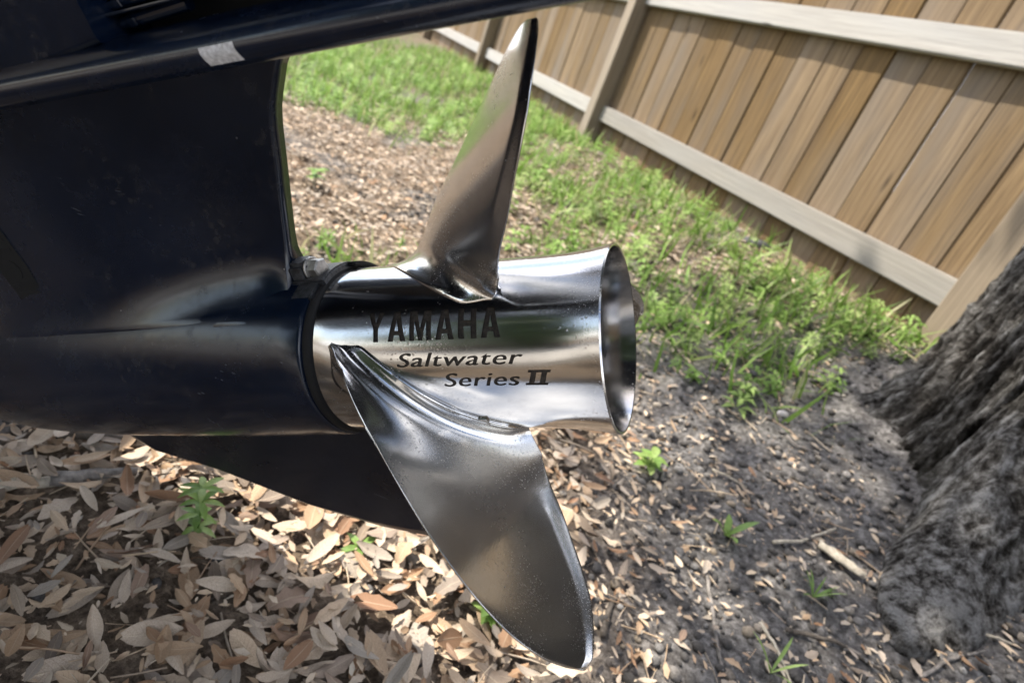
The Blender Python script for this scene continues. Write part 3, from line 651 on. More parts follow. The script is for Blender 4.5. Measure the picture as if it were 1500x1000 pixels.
pLE = np.radians(np.interp(rr, OUT[:, 1], OUT[:, 2])); pTE = np.radians(np.interp(rr, OUTT[:, 1], OUTT[:, 2]))
for arr in (pLE, pTE):                                       # soften the polyline outline away from the tip
    for _ in range(4): arr[1:-8] = (arr[:-9] + 2 * arr[1:-8] + arr[2:-7]) / 4
RRm, TT = np.meshgrid(rr, tt, indexing='ij')
PHI = pLE[:, None] + (pTE - pLE)[:, None] * TT
qq = RRm - 0.060
SS = S0 + (PHI - PH0) / KH + RK1 * qq + RK2 * qq * qq
rootf = 1 - sstep(0.066, 0.105, RRm)
SS += 0.026 * rootf * (1 - TT) ** 2.0 + 0.006 * np.clip(1 - (RRm - 0.0585) / 0.02, 0, 1.0) * TT ** 4
SS += 0.0026 * sstep(0.92, 1.0, TT) * sstep(0.085, 0.12, RRm)               # cupped trailing edge
def blade_mesh(rot):
    P = cyl(SS, RRm, PHI + rot)
    gu = np.gradient(P, axis=0); gv = np.gradient(P, axis=1); N = np.cross(gu, gv)
    nl_ = np.linalg.norm(N, axis=-1, keepdims=True); N = N / np.maximum(nl_, 1e-12)
    N[-3:] = N[-4]
    if (N.reshape(-1, 3).mean(0) @ a_w) < 0: N = -N             # N points aft (pressure face)
    rdir = np.cos(PHI + rot)[..., None] * u_w + np.sin(PHI + rot)[..., None] * n_w
    Nt = N - (N * rdir).sum(-1, keepdims=True) * rdir; Nt /= np.linalg.norm(Nt, axis=-1, keepdims=True)
    kk = (1 - sstep(0.062, 0.088, RRm))[..., None]; N = N * (1 - kk) + Nt * kk; N /= np.linalg.norm(N, axis=-1, keepdims=True)
    span = np.clip((RRm - 0.06) / (RT - 0.06), 0, 1)
    prof_ = (4 * TT * (1 - TT)) ** 0.6
    th_ = 0.00045 + (0.0052 * (1 - span) ** 1.3 + 0.0012) * (4 * TT * (1 - TT)) ** 0.85 * np.sqrt(np.clip((1 - span) / 0.10, 0.0, 1))
    rf = 0.0135; fade = sstep(0.0, 0.16, TT) * 0.88 + 0.12; fade = fade * (0.40 + 0.60 * sstep(1.0, 0.90, TT)); Na = (N * a_w).sum(-1)
    def face(sg):
        off = th_.copy()
        for _ in range(3):                                       # fillet measured from the barrel right under each point
            qf = np.clip(RRm - hub_r(np.clip(SS + sg * Na * off, -0.0985, 0.0965)) + 0.0002, 0, rf); off = th_ + (rf - np.sqrt(np.clip(rf * rf - (rf - qf) ** 2, 0, None))) * fade
        return P + sg * N * off[..., None]
    Fa, Fb = face(1.0), face(-1.0)
    V = np.concatenate([Fa.reshape(-1, 3), Fb.reshape(-1, 3)]); n0 = NR * NC; F = []
    for i in range(NR - 1):
        for j in range(NC - 1):
            a_, b_, c2, d_ = i * NC + j, i * NC + j + 1, (i + 1) * NC + j + 1, (i + 1) * NC + j
            F.append((a_, b_, c2, d_)); F.append((n0 + a_, n0 + d_, n0 + c2, n0 + b_))
        for j, flip in ((0, 1), (NC - 1, 0)):
            a_, d_ = i * NC + j, (i + 1) * NC + j
            F.append((a_, d_, n0 + d_, n0 + a_) if flip else (a_, n0 + a_, n0 + d_, d_))
    for j in range(NC - 1):
        a_ = (NR - 1) * NC + j; F.append((a_, a_ + 1, n0 + a_ + 1, n0 + a_))
    me = new_mesh('blade', V, F); bm = bmesh.new(); bm.from_mesh(me); bmesh.ops.remove_doubles(bm, verts=bm.verts, dist=2e-5); bmesh.ops.recalc_face_normals(bm, faces=bm.faces)
    sel = []
    for v_ in bm.verts:
        if v_.is_boundary: continue
        dv = np.array(v_.co) - A_w; r_ = math.hypot(dv @ u_w, dv @ n_w)
        if 0.064 < r_ < 0.112 and max((e.calc_face_angle(0) for e in v_.link_edges)) < 0.6: sel.append(v_)
    for _ in range(14): bmesh.ops.smooth_vert(bm, verts=sel, factor=0.5, use_axis_x=True, use_axis_y=True, use_axis_z=True)
    bm.to_mesh(me); bm.free()
    me.polygons.foreach_set('use_smooth', [True] * len(me.polygons)); return me
for k in range(3):
    o = link('blade', blade_mesh(-math.radians(120) * k), MAT['blade']); o.parent = hub; o.matrix_parent_inverse = (Matrix.Translation(motor.location)).inverted() @ Matrix.Identity(4) if False else Matrix.Identity(4)
# inside of the barrel
prof = [(-0.095, 0.020), (-0.095, 0.029), (0.020, 0.027), (0.0225, 0.0255), (0.0225, 0.012)]
ph = np.linspace(0, 2 * np.pi, 48, endpoint=False); V = np.concatenate([cyl(s, r, ph) for s, r in prof]); link('inner_hub', new_mesh('inner_hub', V, grid_faces(len(prof), 48, True)), MAT['blade']).parent = hub
for k in range(3):
    a = 0.5 + k * 2 * math.pi / 3; bm = bmesh.new(); rd = math.cos(a) * u_w + math.sin(a) * n_w; tn = -math.sin(a) * u_w + math.cos(a) * n_w
    box_bm(bm, tuple(cyl(-0.03, 0.043, a)), (1, 1, 1), Matrix(tuple(zip(a_w * 0.09, rd * 0.034, tn * 0.008)))); link('spoke', bm_mesh('spoke', bm), MAT['blade']).parent = hub
bm = bmesh.new(); prism(bm, cyl(0.0225, 0, 0), a_w, u_w, 0.019, 0.014, 6, 0.2, 0.002); prism(bm, cyl(0.0365, 0, 0), a_w, u_w, 0.010, 0.014, 20, 0, 0.001); link('prop_nut', bm_mesh('prop_nut', bm), MAT['bolt']).parent = hub

# ------------------------------------------------------------------ the boat that carries the motor (left of the frame; it shades the litter and mirrors in the hub)
BF = np.array([-0.983, 0.180, 0.0]); BS = np.array([0.180, 0.983, 0.0]); B0 = np.array([-1.02, 0.42, 0.0])
boat = empty('motor_boat', (-2.5, 0.7, 0.40), label='navy hulled motor boat on a trailer carrying the outboard motor', category='boat')
rows = []
for k, fw in enumerate(np.linspace(0, 1, 22)):
    L = 5.2 * fw; full = (1 - max(0, (fw - 0.45) / 0.55) ** 2.2); full = max(full, 0.02); rise = 0.55 * max(0, (fw - 0.5) / 0.5) ** 2
    pr = [(0, 0.44 + rise), (0.38 * full, 0.56 + rise * 0.9), (0.66 * full, 0.66 + rise * 0.75), (0.69 * full, 0.70 + rise * 0.7), (0.74 * full, 0.95 + 0.35 * rise), (0.78 * full, 1.18 + 0.22 * rise), (0.73 * full, 1.20 + 0.22 * rise), (0.66 * full, 1.17 + 0.2 * rise), (0.60 * full, 0.80 + 0.6 * rise), (0, 0.78 + 0.6 * rise)]
    sec_ = pr + [(-w, z) for w, z in pr[::-1][1:-1]]
    rows.append(np.stack([B0 + BF * L + BS * w + np.array([0, 0, z]) for w, z in sec_]))
V = np.concatenate(rows); n = len(rows[0]); F = grid_faces(22, n, True); F.append(tuple(range(n - 1, -1, -1))); F.append(tuple(range(21 * n, 22 * n)))
o = under(link('hull', new_mesh('hull', V, F), MAT['navy']), boat); md = o.modifiers.new('e', 'EDGE_SPLIT'); md.split_angle = math.radians(30)
tr_ = [(-0.67, 0.72), (0, 0.50), (0.67, 0.72), (0.74, 0.95), (0.77, 1.17), (0.40, 1.17), (0.32, 0.98), (-0.32, 0.98), (-0.40, 1.17), (-0.77, 1.17), (-0.74, 0.95)]; n = len(tr_)
V = np.concatenate([np.stack([B0 - BF * 0.015 + BS * w + np.array([0, 0, z]) for w, z in tr_]), np.stack([B0 + BF * 0.05 + BS * w + np.array([0, 0, z]) for w, z in tr_])])
under(link('transom', new_mesh('transom', V, [tuple(range(n))[::-1], tuple(range(n, 2 * n))] + [(k, (k + 1) % n, n + (k + 1) % n, n + k) for k in range(n)], False), MAT['navy']), boat)
bm = bmesh.new(); pa, pb = Vector(B0 + np.array([0, 0, 0.9]) + BS * -0.05), Vector(mp(-0.40, 0, 0.62)); d_ = (pb - pa); box_bm(bm, tuple((pa + pb) / 2), (d_.length + 0.1, 0.2, 0.26), d_.to_track_quat('X', 'Z').to_matrix())
bmesh.ops.bevel(bm, geom=bm.edges[:], offset=0.02, segments=2, affect='EDGES'); under(link('clamp_bracket', bm_mesh('clamp_bracket', bm), MAT['navy']), motor)
trailer = empty('boat_trailer', (-2.8, 0.75, 0.0), label='galvanised boat trailer under the navy hull', category='trailer')
MAT['galv'] = simple('galvanised_steel', (0.42, 0.43, 0.44), 0.45, 0.8, 30, 0.2)
for sd_ in (-0.4, 0.4):
    bm = bmesh.new(); box_bm(bm, tuple(B0 + BF * 2.8 + BS * sd_ + np.array([0, 0, 0.50])), (4.6, 0.07, 0.10), Matrix(tuple(zip(BF, BS, (0, 0, 1))))); under(link('frame_beam', bm_mesh('frame_beam', bm), MAT['galv']), trailer)
bm = bmesh.new(); box_bm(bm, tuple(B0 + BF * 2.2 + np.array([0, 0, 0.36])), (0.08, 1.7, 0.08), Matrix(tuple(zip(BF, BS, (0, 0, 1))))); under(link('axle', bm_mesh('axle', bm), MAT['galv']), trailer)
for sd_ in (-0.95, 0.95):
    V, F = [], []; c_ = B0 + BF * 2.2 + BS * sd_ + np.array([0, 0, 0.33]); pf = [(-0.09, 0.14), (-0.10, 0.26), (-0.08, 0.32), (0, 0.335), (0.08, 0.32), (0.10, 0.26), (0.09, 0.14)]
    for o_, r_ in pf:
        for k in range(28): a = 2 * math.pi * k / 28; V.append(c_ + BS * o_ + BF * r_ * math.cos(a) + np.array([0, 0, 1]) * r_ * math.sin(a))
    w_ = under(link('wheel', new_mesh('wheel', np.array(V), grid_faces(7, 28, True)), MAT['rubber']), trailer)
    V = [];
    for o_, r_ in ((-0.05, 0.15), (0.0, 0.10), (0.02, 0.02)):
        for k in range(28): a = 2 * math.pi * k / 28; V.append(c_ + BS * o_ * (1 if sd_ > 0 else -1) + BF * r_ * math.cos(a) + np.array([0, 0, 1]) * r_ * math.sin(a))
    rim = link('rim', new_mesh('rim', np.array(V), grid_faces(3, 28, True)), MAT['galv']); rim.parent = w_
# ------------------------------------------------------------------ litter, grass, plants
def fast_mesh(name, V, Fi, k, rnd=None, uv=None):
    """V (n,3), Fi flat index array of k-gons"""
    me = bpy.data.meshes.new(name); nf = len(Fi) // k
    me.vertices.add(len(V)); me.vertices.foreach_set('co', V.astype(np.float32).ravel())
    me.loops.add(len(Fi)); me.loops.foreach_set('vertex_index', Fi.astype(np.int32))
    me.polygons.add(nf); me.polygons.foreach_set('loop_start', np.arange(0, len(Fi), k, dtype=np.int32)); me.polygons.foreach_set('loop_total', np.full(nf, k, np.int32))
    me.polygons.foreach_set('use_smooth', np.ones(nf, bool)); me.update(calc_edges=True)
    if rnd is not None: me.attributes.new('rnd', 'FLOAT', 'POINT').data.foreach_set('value', rnd.astype(np.float32))
    if uv is not None: me.attributes.new('vein', 'FLOAT_VECTOR', 'POINT').data.foreach_set('vector', uv.astype(np.float32).ravel())
    return me
def rotmats(yaw, tilt, tdir):
    """yaw about z, then tip by tilt about a horizontal axis at angle tdir"""
    n = len(yaw); c, s = np.cos(yaw), np.sin(yaw); Rz = np.zeros((n, 3, 3)); Rz[:, 0, 0] = c; Rz[:, 0, 1] = -s; Rz[:, 1, 0] = s; Rz[:, 1, 1] = c; Rz[:, 2, 2] = 1
    ax = np.stack([np.cos(tdir), np.sin(tdir), np.zeros(n)], 1); K = np.zeros((n, 3, 3))
    K[:, 0, 1] = -ax[:, 2]; K[:, 0, 2] = ax[:, 1]; K[:, 1, 0] = ax[:, 2]; K[:, 1, 2] = -ax[:, 0]; K[:, 2, 0] = -ax[:, 1]; K[:, 2, 1] = ax[:, 0]
    Rt = np.eye(3)[None] + np.sin(tilt)[:, None, None] * K + (1 - np.cos(tilt))[:, None, None] * (K @ K)
    return Rt @ Rz
def scatter(name, T, TF, k, pos, R, scale, uvT=None, rnd=None):
    n = len(pos); m = len(T)
    V = (np.einsum('nij,mj->nmi', R, T) * np.asarray(scale).reshape(n, 1, 1) + pos[:, None, :]).reshape(-1, 3)
    Fi = (np.asarray(TF).reshape(1, -1) + (np.arange(n) * m)[:, None]).ravel()
    rv_ = np.repeat(rng.random(n) if rnd is None else rnd, m)
    return fast_mesh(name, V, Fi, k, rv_, None if uvT is None else np.tile(uvT, (n, 1)))
# --- dry oak leaves
def leaf_template(seed, fold, curl, twist, wide, lobed=0.0):
    r = np.random.default_rng(seed); nt, nw = 8, 5; V = []; uv = []
    for i in range(nt):
        t_ = i / (nt - 1); w = wide * (math.sin(math.pi * min(1, t_ * 0.94 + 0.035)) ** 0.75) * (0.80 + 0.30 * t_) + 0.004
        if lobed: w *= 1 + lobed * math.sin(t_ * 19)
        for j in range(nw):
            x = (j / (nw - 1) - 0.5) * 2; y = (t_ - 0.5)
            zf = fold * w * abs(x) ** 1.4 + curl * ((t_ - 0.5) ** 2) * 1.0 + twist * x * w * (t_ - 0.4) + r.normal() * 0.010
            V.append((x * w, y + 0.06 * curl * x * x, zf)); uv.append((x, t_, 0))
    V = np.array(V); V[:, 2] -= np.percentile(V[:, 2], 30)
    return V, np.array(grid_faces(nt, nw)), np.array(uv)
LEAF = [leaf_template(1, 0.45, 0.50, 0.9, 0.20), leaf_template(2, 0.30, -0.45, -0.7, 0.17), leaf_template(3, 0.75, 0.70, 0.4, 0.215), leaf_template(4, -0.35, 0.40, 1.2, 0.18),
        leaf_template(5, 0.15, 0.9, -1.1, 0.16), leaf_template(6, 0.55, 0.2, 0.3, 0.235, 0.10), leaf_template(7, -0.5, -0.35, 0.9, 0.15), leaf_template(8, 0.95, 0.55, -0.5, 0.19), leaf_template(9, 0.4, -0.6, 1.3, 0.22, 0.22), leaf_template(10, 1.1, 0.9, 0.8, 0.17, 0.08), leaf_template(11, -0.6, 0.8, -1.4, 0.20, 0.15)]
def leafmat():
    q = NT('dry_oak_leaf'); at = q.n('ShaderNodeAttribute', attribute_name='rnd'); oi = q.n('ShaderNodeObjectInfo'); vn = q.n('ShaderNodeAttribute', attribute_name='vein')
    ti = q.n('ShaderNodeAttribute', attribute_name='tint', attribute_type='OBJECT'); rn = q.math('FRACT', q.math('ADD', at.outputs['Fac'], ti.outputs['Fac']))
    c = q.ramp(rn, [(0.0, (0.56, 0.455, 0.345)), (0.18, (0.47, 0.39, 0.31)), (0.34, (0.60, 0.465, 0.33)), (0.50, (0.43, 0.30, 0.19)), (0.62, (0.33, 0.20, 0.115)), (0.72, (0.26, 0.145, 0.085)), (0.82, (0.36, 0.32, 0.27)), (0.92, (0.20, 0.155, 0.12)), (1.0, (0.46, 0.37, 0.27))])
    sep = q.n('ShaderNodeSeparateXYZ'); q.l(vn.outputs['Vector'], sep.inputs[0]); x = q.math('ABSOLUTE', sep.outputs[0]); t_ = sep.outputs[1]
    mid = q.val(x, 0.10, 0.03)
    ph_ = q.math('SINE', q.math('MULTIPLY', q.math('SUBTRACT', t_, q.math('MULTIPLY', x, 0.10)), 62.0)); side = q.val(ph_, 0.80, 0.98, 0, 0.45)
    v = q.coord('Object'); n = q.noise(v, 55, 4, 0.6); n2 = q.noise(v, 420, 3, 0.6)
    c = q.mix(q.val(n, 0.45, 0.75, 0, 0.55), c, (0.15, 0.095, 0.055)); c = q.mix(q.math('MULTIPLY', mid, 0.28), c, (0.60, 0.50, 0.36)); c = q.mix(q.math('MULTIPLY', side, 0.4), c, (0.20, 0.14, 0.09))
    c = q.mix(q.val(n2, 0.60, 0.78, 0, 0.45), c, (0.10, 0.075, 0.055))
    q.P(Base_Color=c, Roughness=0.72, Specular_IOR_Level=0.30)
    q.bump(q.math('ADD', q.math('ADD', mid, side), q.math('MULTIPLY', n2, 0.5)), 0.35, 0.002); return q.m
MAT['leaf'] = leafmat()
NL = 62000
px_, py_ = rng.uniform(-1.5, 1.35, NL), rng.uniform(0.12, 3.4, NL)
dens = (1 - 0.90 * soil_amount(px_, py_)) * (1 - 0.72 * grass_amount(px_, py_)) * np.where(py_ > 1.05, 0.45, 1.0)
td = np.hypot(px_ - TREE[0], py_ - TREE[1]); dens *= (td > 0.55) * (dfence(px_, py_) > 0.08)
k = rng.random(NL) < dens; px_, py_ = px_[k], py_[k]; NL = len(px_)
lenl = (0.013 + 0.043 * rng.random(NL) ** 1.9) * np.where(soil_amount(px_, py_) > 0.5, 0.62, 1.0) * np.where(py_ > 1.05, 0.68, 0.94)
layer = rng.random(NL) ** 1.5
pz_ = ground(px_, py_) + 0.003 + 0.022 * layer
yaw = rng.uniform(0, 2 * np.pi, NL); tilt = np.abs(rng.normal(0, 0.24, NL)) * (0.35 + 0.65 * layer) + (rng.random(NL) < 0.05) * 0.6; tdir = rng.uniform(0, 2 * np.pi, NL)
var = rng.integers(0, len(LEAF), NL); lrnd = rng.random(NL); lrnd = np.where((py_ > 1.05) & (rng.random(NL) < 0.75), np.where(rng.random(NL) < 0.5, 0.02 + 0.2 * lrnd, 0.80 + 0.06 * lrnd), lrnd)
RM = rotmats(yaw, tilt, tdir) * np.stack([rng.uniform(0.68, 1.2, NL), np.ones(NL), rng.uniform(0.25, 0.95, NL)], 1)[:, None, :]; POS = np.stack([px_, py_, pz_ + np.abs(np.sin(tilt)) * lenl * 0.22], 1)
# the 300 that show largest are single leaves, the rest one carpet
pc = (POS - CAM0) @ M; zc_ = pc[:, 2]; ix = pc[:, 0] / zc_ * FPX + 750; iy = pc[:, 1] / zc_ * FPX + 500
infr = (zc_ > 0.1) & (ix > 5) & (ix < 1495) & (iy > 5) & (iy < 995)
hid = ((iy < 637) & (ix < 880) & (iy > 360)) | ((ix < 410) & (iy < 637)) | ((ix > 200) & (ix < 620) & (iy < 640 + (ix - 200) * 0.33))
bl = (iy > 500) & (ix > 483 + (iy - 500) * 0.60) & (ix < 790 + (iy - 650) * 0.25) & (iy < 980)
score = np.where(infr & ~hid & ~bl, lenl / zc_ * (0.6 + 0.8 * layer), 0); order = np.argsort(-score); single = np.zeros(NL, bool); single[order[:300]] = True
Vs, Fs, Rn, Uv = [], [], [], []; offv = 0
for vi, (T, TF, uvT) in enumerate(LEAF):
    s_ = (var == vi) & ~single; n = s_.sum(); m = len(T)
    V = (np.einsum('nij,mj->nmi', RM[s_], T) * lenl[s_].reshape(n, 1, 1) + POS[s_][:, None, :]).reshape(-1, 3)
    Fs.append((TF.reshape(1, -1) + (np.arange(n) * m)[:, None] + offv).ravel()); offv += n * m
    Vs.append(V); Rn.append(np.repeat(lrnd[s_], m)); Uv.append(np.tile(uvT, (n, 1)))
link('leaf_litter', fast_mesh('leaf_litter', np.concatenate(Vs), np.concatenate(Fs), 4, np.concatenate(Rn), np.concatenate(Uv)), MAT['leaf'], kind='stuff', label='carpet of dry tan oak leaves covering the ground', category='leaf litter')
leaf_me = [fast_mesh('dry_leaf', T, TF.ravel(), 4, np.zeros(len(T)), uvT) for T, TF, uvT in LEAF]
for me in leaf_me: me.materials.append(MAT['leaf'])
for i in np.where(single)[0]:
    tn_ = float(lrnd[i]); shp = ['curled', 'bowed', 'folded', 'humped', 'twisted', 'broad', 'narrow arched', 'tightly folded', 'torn lobed', 'rolled up', 'crumpled'][var[i]]
    colr = 'pale tan' if tn_ < 0.1 else 'greyish tan' if tn_ < 0.26 else 'light sandy' if tn_ < 0.42 else 'tan brown' if tn_ < 0.56 else 'rusty brown' if tn_ < 0.67 else 'dark reddish brown' if tn_ < 0.77 else 'grey' if tn_ < 0.87 else 'dark brown' if tn_ < 0.96 else 'pale tan'
    where = 'on bare grey soil near the tree roots' if soil_amount(px_[i], py_[i]) > 0.5 and px_[i] > 0.05 else 'in the grey litter behind the motor leg' if py_[i] > 0.9 else 'in the litter below the skeg' if px_[i] < -0.12 else 'in the litter below the propeller'
    o = link('dry_leaf', leaf_me[var[i]], label=f'{shp} {colr} oak leaf lying {where}', category='leaf', group='dry oak leaves on the ground', tint=tn_)
    R3 = RM[i] * lenl[i]; p = POS[i] + np.array([0, 0, 0.004])
    o.matrix_world = Matrix([[*R3[0], p[0]], [*R3[1], p[1]], [*R3[2], p[2]], [0, 0, 0, 1]])
# --- crumbs of soil and bark, broken leaf bits
ico = bmesh.new(); bmesh.ops.create_icosphere(ico, subdivisions=1, radius=1.0); IV = np.array([v.co[:] for v in ico.verts]); IF = np.array([[v.index for v in f.verts] for f in ico.faces]); ico.free()
IV = IV * (1 + 0.28 * (rng.random((len(IV), 1)) - 0.5)) * np.array([1, 0.8, 0.62])
NCr = 26000; cx_, cy_ = rng.uniform(-0.8, 1.6, NCr), rng.uniform(0.2, 2.2, NCr); k = rng.random(NCr) < (0.08 + 0.92 * soil_amount(cx_, cy_)) * (1 - 0.7 * grass_amount(cx_, cy_)); cx_, cy_ = cx_[k], cy_[k]; n = len(cx_)
sz = 0.0012 + 0.010 * rng.random(n) ** 3.4
q = NT('soil_crumb'); at = q.n('ShaderNodeAttribute', attribute_name='rnd'); nn = q.noise(q.coord('Object'), 300, 3)
q.P(Base_Color=q.mix(q.val(nn, 0.3, 0.7, 0, 0.5), q.ramp(at.outputs['Fac'], [(0, (0.04, 0.037, 0.034)), (0.55, (0.12, 0.112, 0.105)), (0.85, (0.22, 0.21, 0.20)), (0.93, (0.30, 0.24, 0.17)), (1, (0.40, 0.38, 0.35))]), (0.03, 0.026, 0.022)), Roughness=0.95); q.bump(nn, 0.5, 0.003)
link('soil_crumbs', scatter('soil_crumbs', IV, IF.ravel(), 3, np.stack([cx_, cy_, ground(cx_, cy_) + sz * 0.25], 1), rotmats(rng.uniform(0, 6.3, n), rng.uniform(0, 0.9, n), rng.uniform(0, 6.3, n)), sz), q.m, kind='stuff', label='grey crumbs of loose soil around the tree roots', category='soil')
BT = np.array([(-.7, -.10, 0), (.0, -.30, .12), (.75, -.05, 0), (.15, .26, .15), (-.45, .20, .03)]); NB = 20000
bx_, by_ = rng.uniform(-1.2, 1.5, NB), rng.uniform(0.2, 2.6, NB); n = NB; sz = 0.003 + 0.012 * rng.random(n) ** 2.5
k = np.hypot(bx_ - TREE[0], by_ - TREE[1]) > 0.42; bx_, by_, sz = bx_[k], by_[k], sz[k]; n = len(bx_)
link('leaf_fragments', scatter('leaf_fragments', BT, np.arange(5), 5, np.stack([bx_, by_, ground(bx_, by_) + 0.004 + 0.018 * rng.random(n) * (1 - soil_amount(bx_, by_))], 1), rotmats(rng.uniform(0, 6.3, n), np.abs(rng.normal(0, 0.35, n)), rng.uniform(0, 6.3, n)), sz), MAT['leaf'], kind='stuff', label='broken bits of dry leaf strewn over the soil', category='leaf litter')
# dry stalks and needles among the leaves
NS = 3800; tx_, ty_ = rng.uniform(-1.3, 1.5, NS), rng.uniform(0.15, 2.8, NS); k = (np.hypot(tx_ - TREE[0], ty_ - TREE[1]) > 0.42) & (dfence(tx_, ty_) > 0.1); tx_, ty_ = tx_[k], ty_[k]; n = len(tx_)
ST = np.array([(-0.5, -1, 0), (-0.5, 1, 0), (-0.5, 0, 1.4), (0.05, -0.2, 0.5), (0.05, 1.6, 0.5), (0.05, 0.7, 1.9), (0.5, -1.4, 0), (0.5, 0.2, 0), (0.5, -0.6, 1.2)]) * np.array([1, 0.022, 0.022]); SF = np.array([(0, 1, 4, 3), (1, 2, 5, 4), (2, 0, 3, 5), (3, 4, 7, 6), (4, 5, 8, 7), (5, 3, 6, 8)])
link('dry_stalks', scatter('dry_stalks', ST, SF.ravel(), 4, np.stack([tx_, ty_, ground(tx_, ty_) + 0.004 + 0.020 * rng.random(n) * (1 - 0.8 * soil_amount(tx_, ty_))], 1), rotmats(rng.uniform(0, 6.3, n), np.abs(rng.normal(0, 0.22, n)), rng.uniform(0, 6.3, n)), 0.015 + 0.05 * rng.random(n) ** 2), MAT['leaf'], kind='stuff', label='thin dry stalks scattered through the leaf litter', category='leaf litter')
# --- grass and broad-leaved weeds along the fence
def greenmat(name, stops):
    q = NT(name); at = q.n('ShaderNodeAttribute', attribute_name='rnd'); oi = q.n('ShaderNodeObjectInfo'); rn = q.math('FRACT', q.math('ADD', at.outputs['Fac'], oi.outputs['Random']))
    nn = q.noise(q.coord('Object'), 140, 3); c = q.ramp(rn, stops); c = q.mix(q.val(nn, 0.4, 0.8, 0, 0.4), c, (0.03, 0.06, 0.012))
    q.P(Base_Color=c, Roughness=0.5, Specular_IOR_Level=0.35)
    tr = q.n('ShaderNodeBsdfTranslucent'); q.l(c, tr.inputs['Color']); mx = q.n('ShaderNodeMixShader'); mx.inputs[0].default_value = 0.35
    q.l(q.b.outputs[0], mx.inputs[1]); q.l(tr.outputs[0], mx.inputs[2]); q.l(mx.outputs[0], q.out.inputs['Surface']); return q.m
MAT['grass'] = greenmat('grass_green', [(0, (0.10, 0.18, 0.03)), (0.4, (0.20, 0.35, 0.06)), (0.7, (0.31, 0.46, 0.11)), (0.86, (0.42, 0.46, 0.21)), (1, (0.46, 0.40, 0.25))])
MAT['weed'] = greenmat('weed_green', [(0, (0.15, 0.26, 0.06)), (0.5, (0.26, 0.41, 0.10)), (1, (0.40, 0.52, 0.18))])
def gsample(N, xr, yr):
    x, y = rng.uniform(*xr, N), rng.uniform(*yr, N); k = rng.random(N) < grass_amount(x, y) * (dfence(x, y) > 0.03) * (np.hypot(x - TREE[0], y - TREE[1]) > 0.38); return x[k], y[k]
gx1, gy1 = gsample(52000, (-2.6, 1.2), (0.9, 6.5)); n = len(gx1)
GT = np.array([(-0.5, 0, 0), (0.5, 0, 0), (-0.42, 0.12, 0.45), (0.42, 0.12, 0.45), (-0.06, 0.42, 0.85), (0.06, 0.42, 0.85)]) * np.array([0.07, 1, 1]); GF = np.array([(0, 1, 3, 2), (2, 3, 5, 4)])
link('grass', scatter('grass', GT, GF.ravel(), 4, np.stack([gx1, gy1, ground(gx1, gy1) - 0.002], 1), rotmats(rng.uniform(0, 6.3, n), np.abs(rng.normal(0, 0.55, n)), rng.uniform(0, 6.3, n)), 0.030 + 0.10 * rng.random(n) ** 2.0), MAT['grass'], kind='stuff', label='fresh green grass growing along the fence', category='grass')
# leafy weeds: whorls of small pointed leaves
WT, WF = [], []
for lev in range(3):
    for j in range(5):
        a = j * 2 * math.pi / 5 + lev * 0.7; L = 0.55 - 0.10 * lev; z0 = 0.18 + 0.30 * lev; d = np.array([math.cos(a), math.sin(a), 0]); e = np.array([-math.sin(a), math.cos(a), 0]); b0 = len(WT)
        WT += [d * 0.04 + [0, 0, z0], d * L * 0.5 + e * L * 0.19 + [0, 0, z0 + 0.12], d * L + [0, 0, z0 + 0.02], d * L * 0.5 - e * L * 0.19 + [0, 0, z0 + 0.12]]; WF.append((b0, b0 + 1, b0 + 2, b0 + 3))
WT, WF = np.array(WT), np.array(WF)
wx1, wy1 = gsample(5200, (-2.4, 1.2), (0.95, 5.5)); n = len(wx1)
link('weeds', scatter('weeds', WT, WF.ravel(), 4, np.stack([wx1, wy1, ground(wx1, wy1) - 0.004], 1), rotmats(rng.uniform(0, 6.3, n), np.abs(rng.normal(0, 0.25, n)), rng.uniform(0, 6.3, n)), 0.035 + 0.045 * rng.random(n) ** 1.5), MAT['weed'], kind='stuff', label='low leafy green weeds spreading along the fence', category='weeds')

# --- single things on the ground, placed where the photograph's rays meet it
def hitg(px, py):
    d = M @ np.array([(px - 750) / FPX, (py - 500) / FPX, 1.0]); t_ = 0.3
    for _ in range(400):
        p = CAM0 + d * t_
        if p[2] <= float(ground(p[0], p[1])) + 0.004: break
        t_ += max(0.002, (p[2] - float(ground(p[0], p[1]))) * 0.5)
    return p
def leaf_blade(p, direction, L, wd, mat, parent, name='leaf', droop=0.3, lift=0.5):
    d = Vector(direction).normalized(); e = Vector((-d.y, d.x, 0)); e = e.normalized() if e.length > 1e-4 else Vector((1, 0, 0)); V = []
    for i in range(6):
        t_ = i / 5; c = Vector(p) + d * L * t_ + Vector((0, 0, lift * L * t_ - droop * L * t_ * t_)); w = wd * math.sin(math.pi * min(0.985, 0.10 + t_ * 0.9)) ** 0.9
        V += [tuple(c - e * w + Vector((0, 0, w * 0.35))), tuple(c), tuple(c + e * w + Vector((0, 0, w * 0.35)))]
    return under(link(name, new_mesh(name, V, grid_faces(6, 3)), mat), parent)
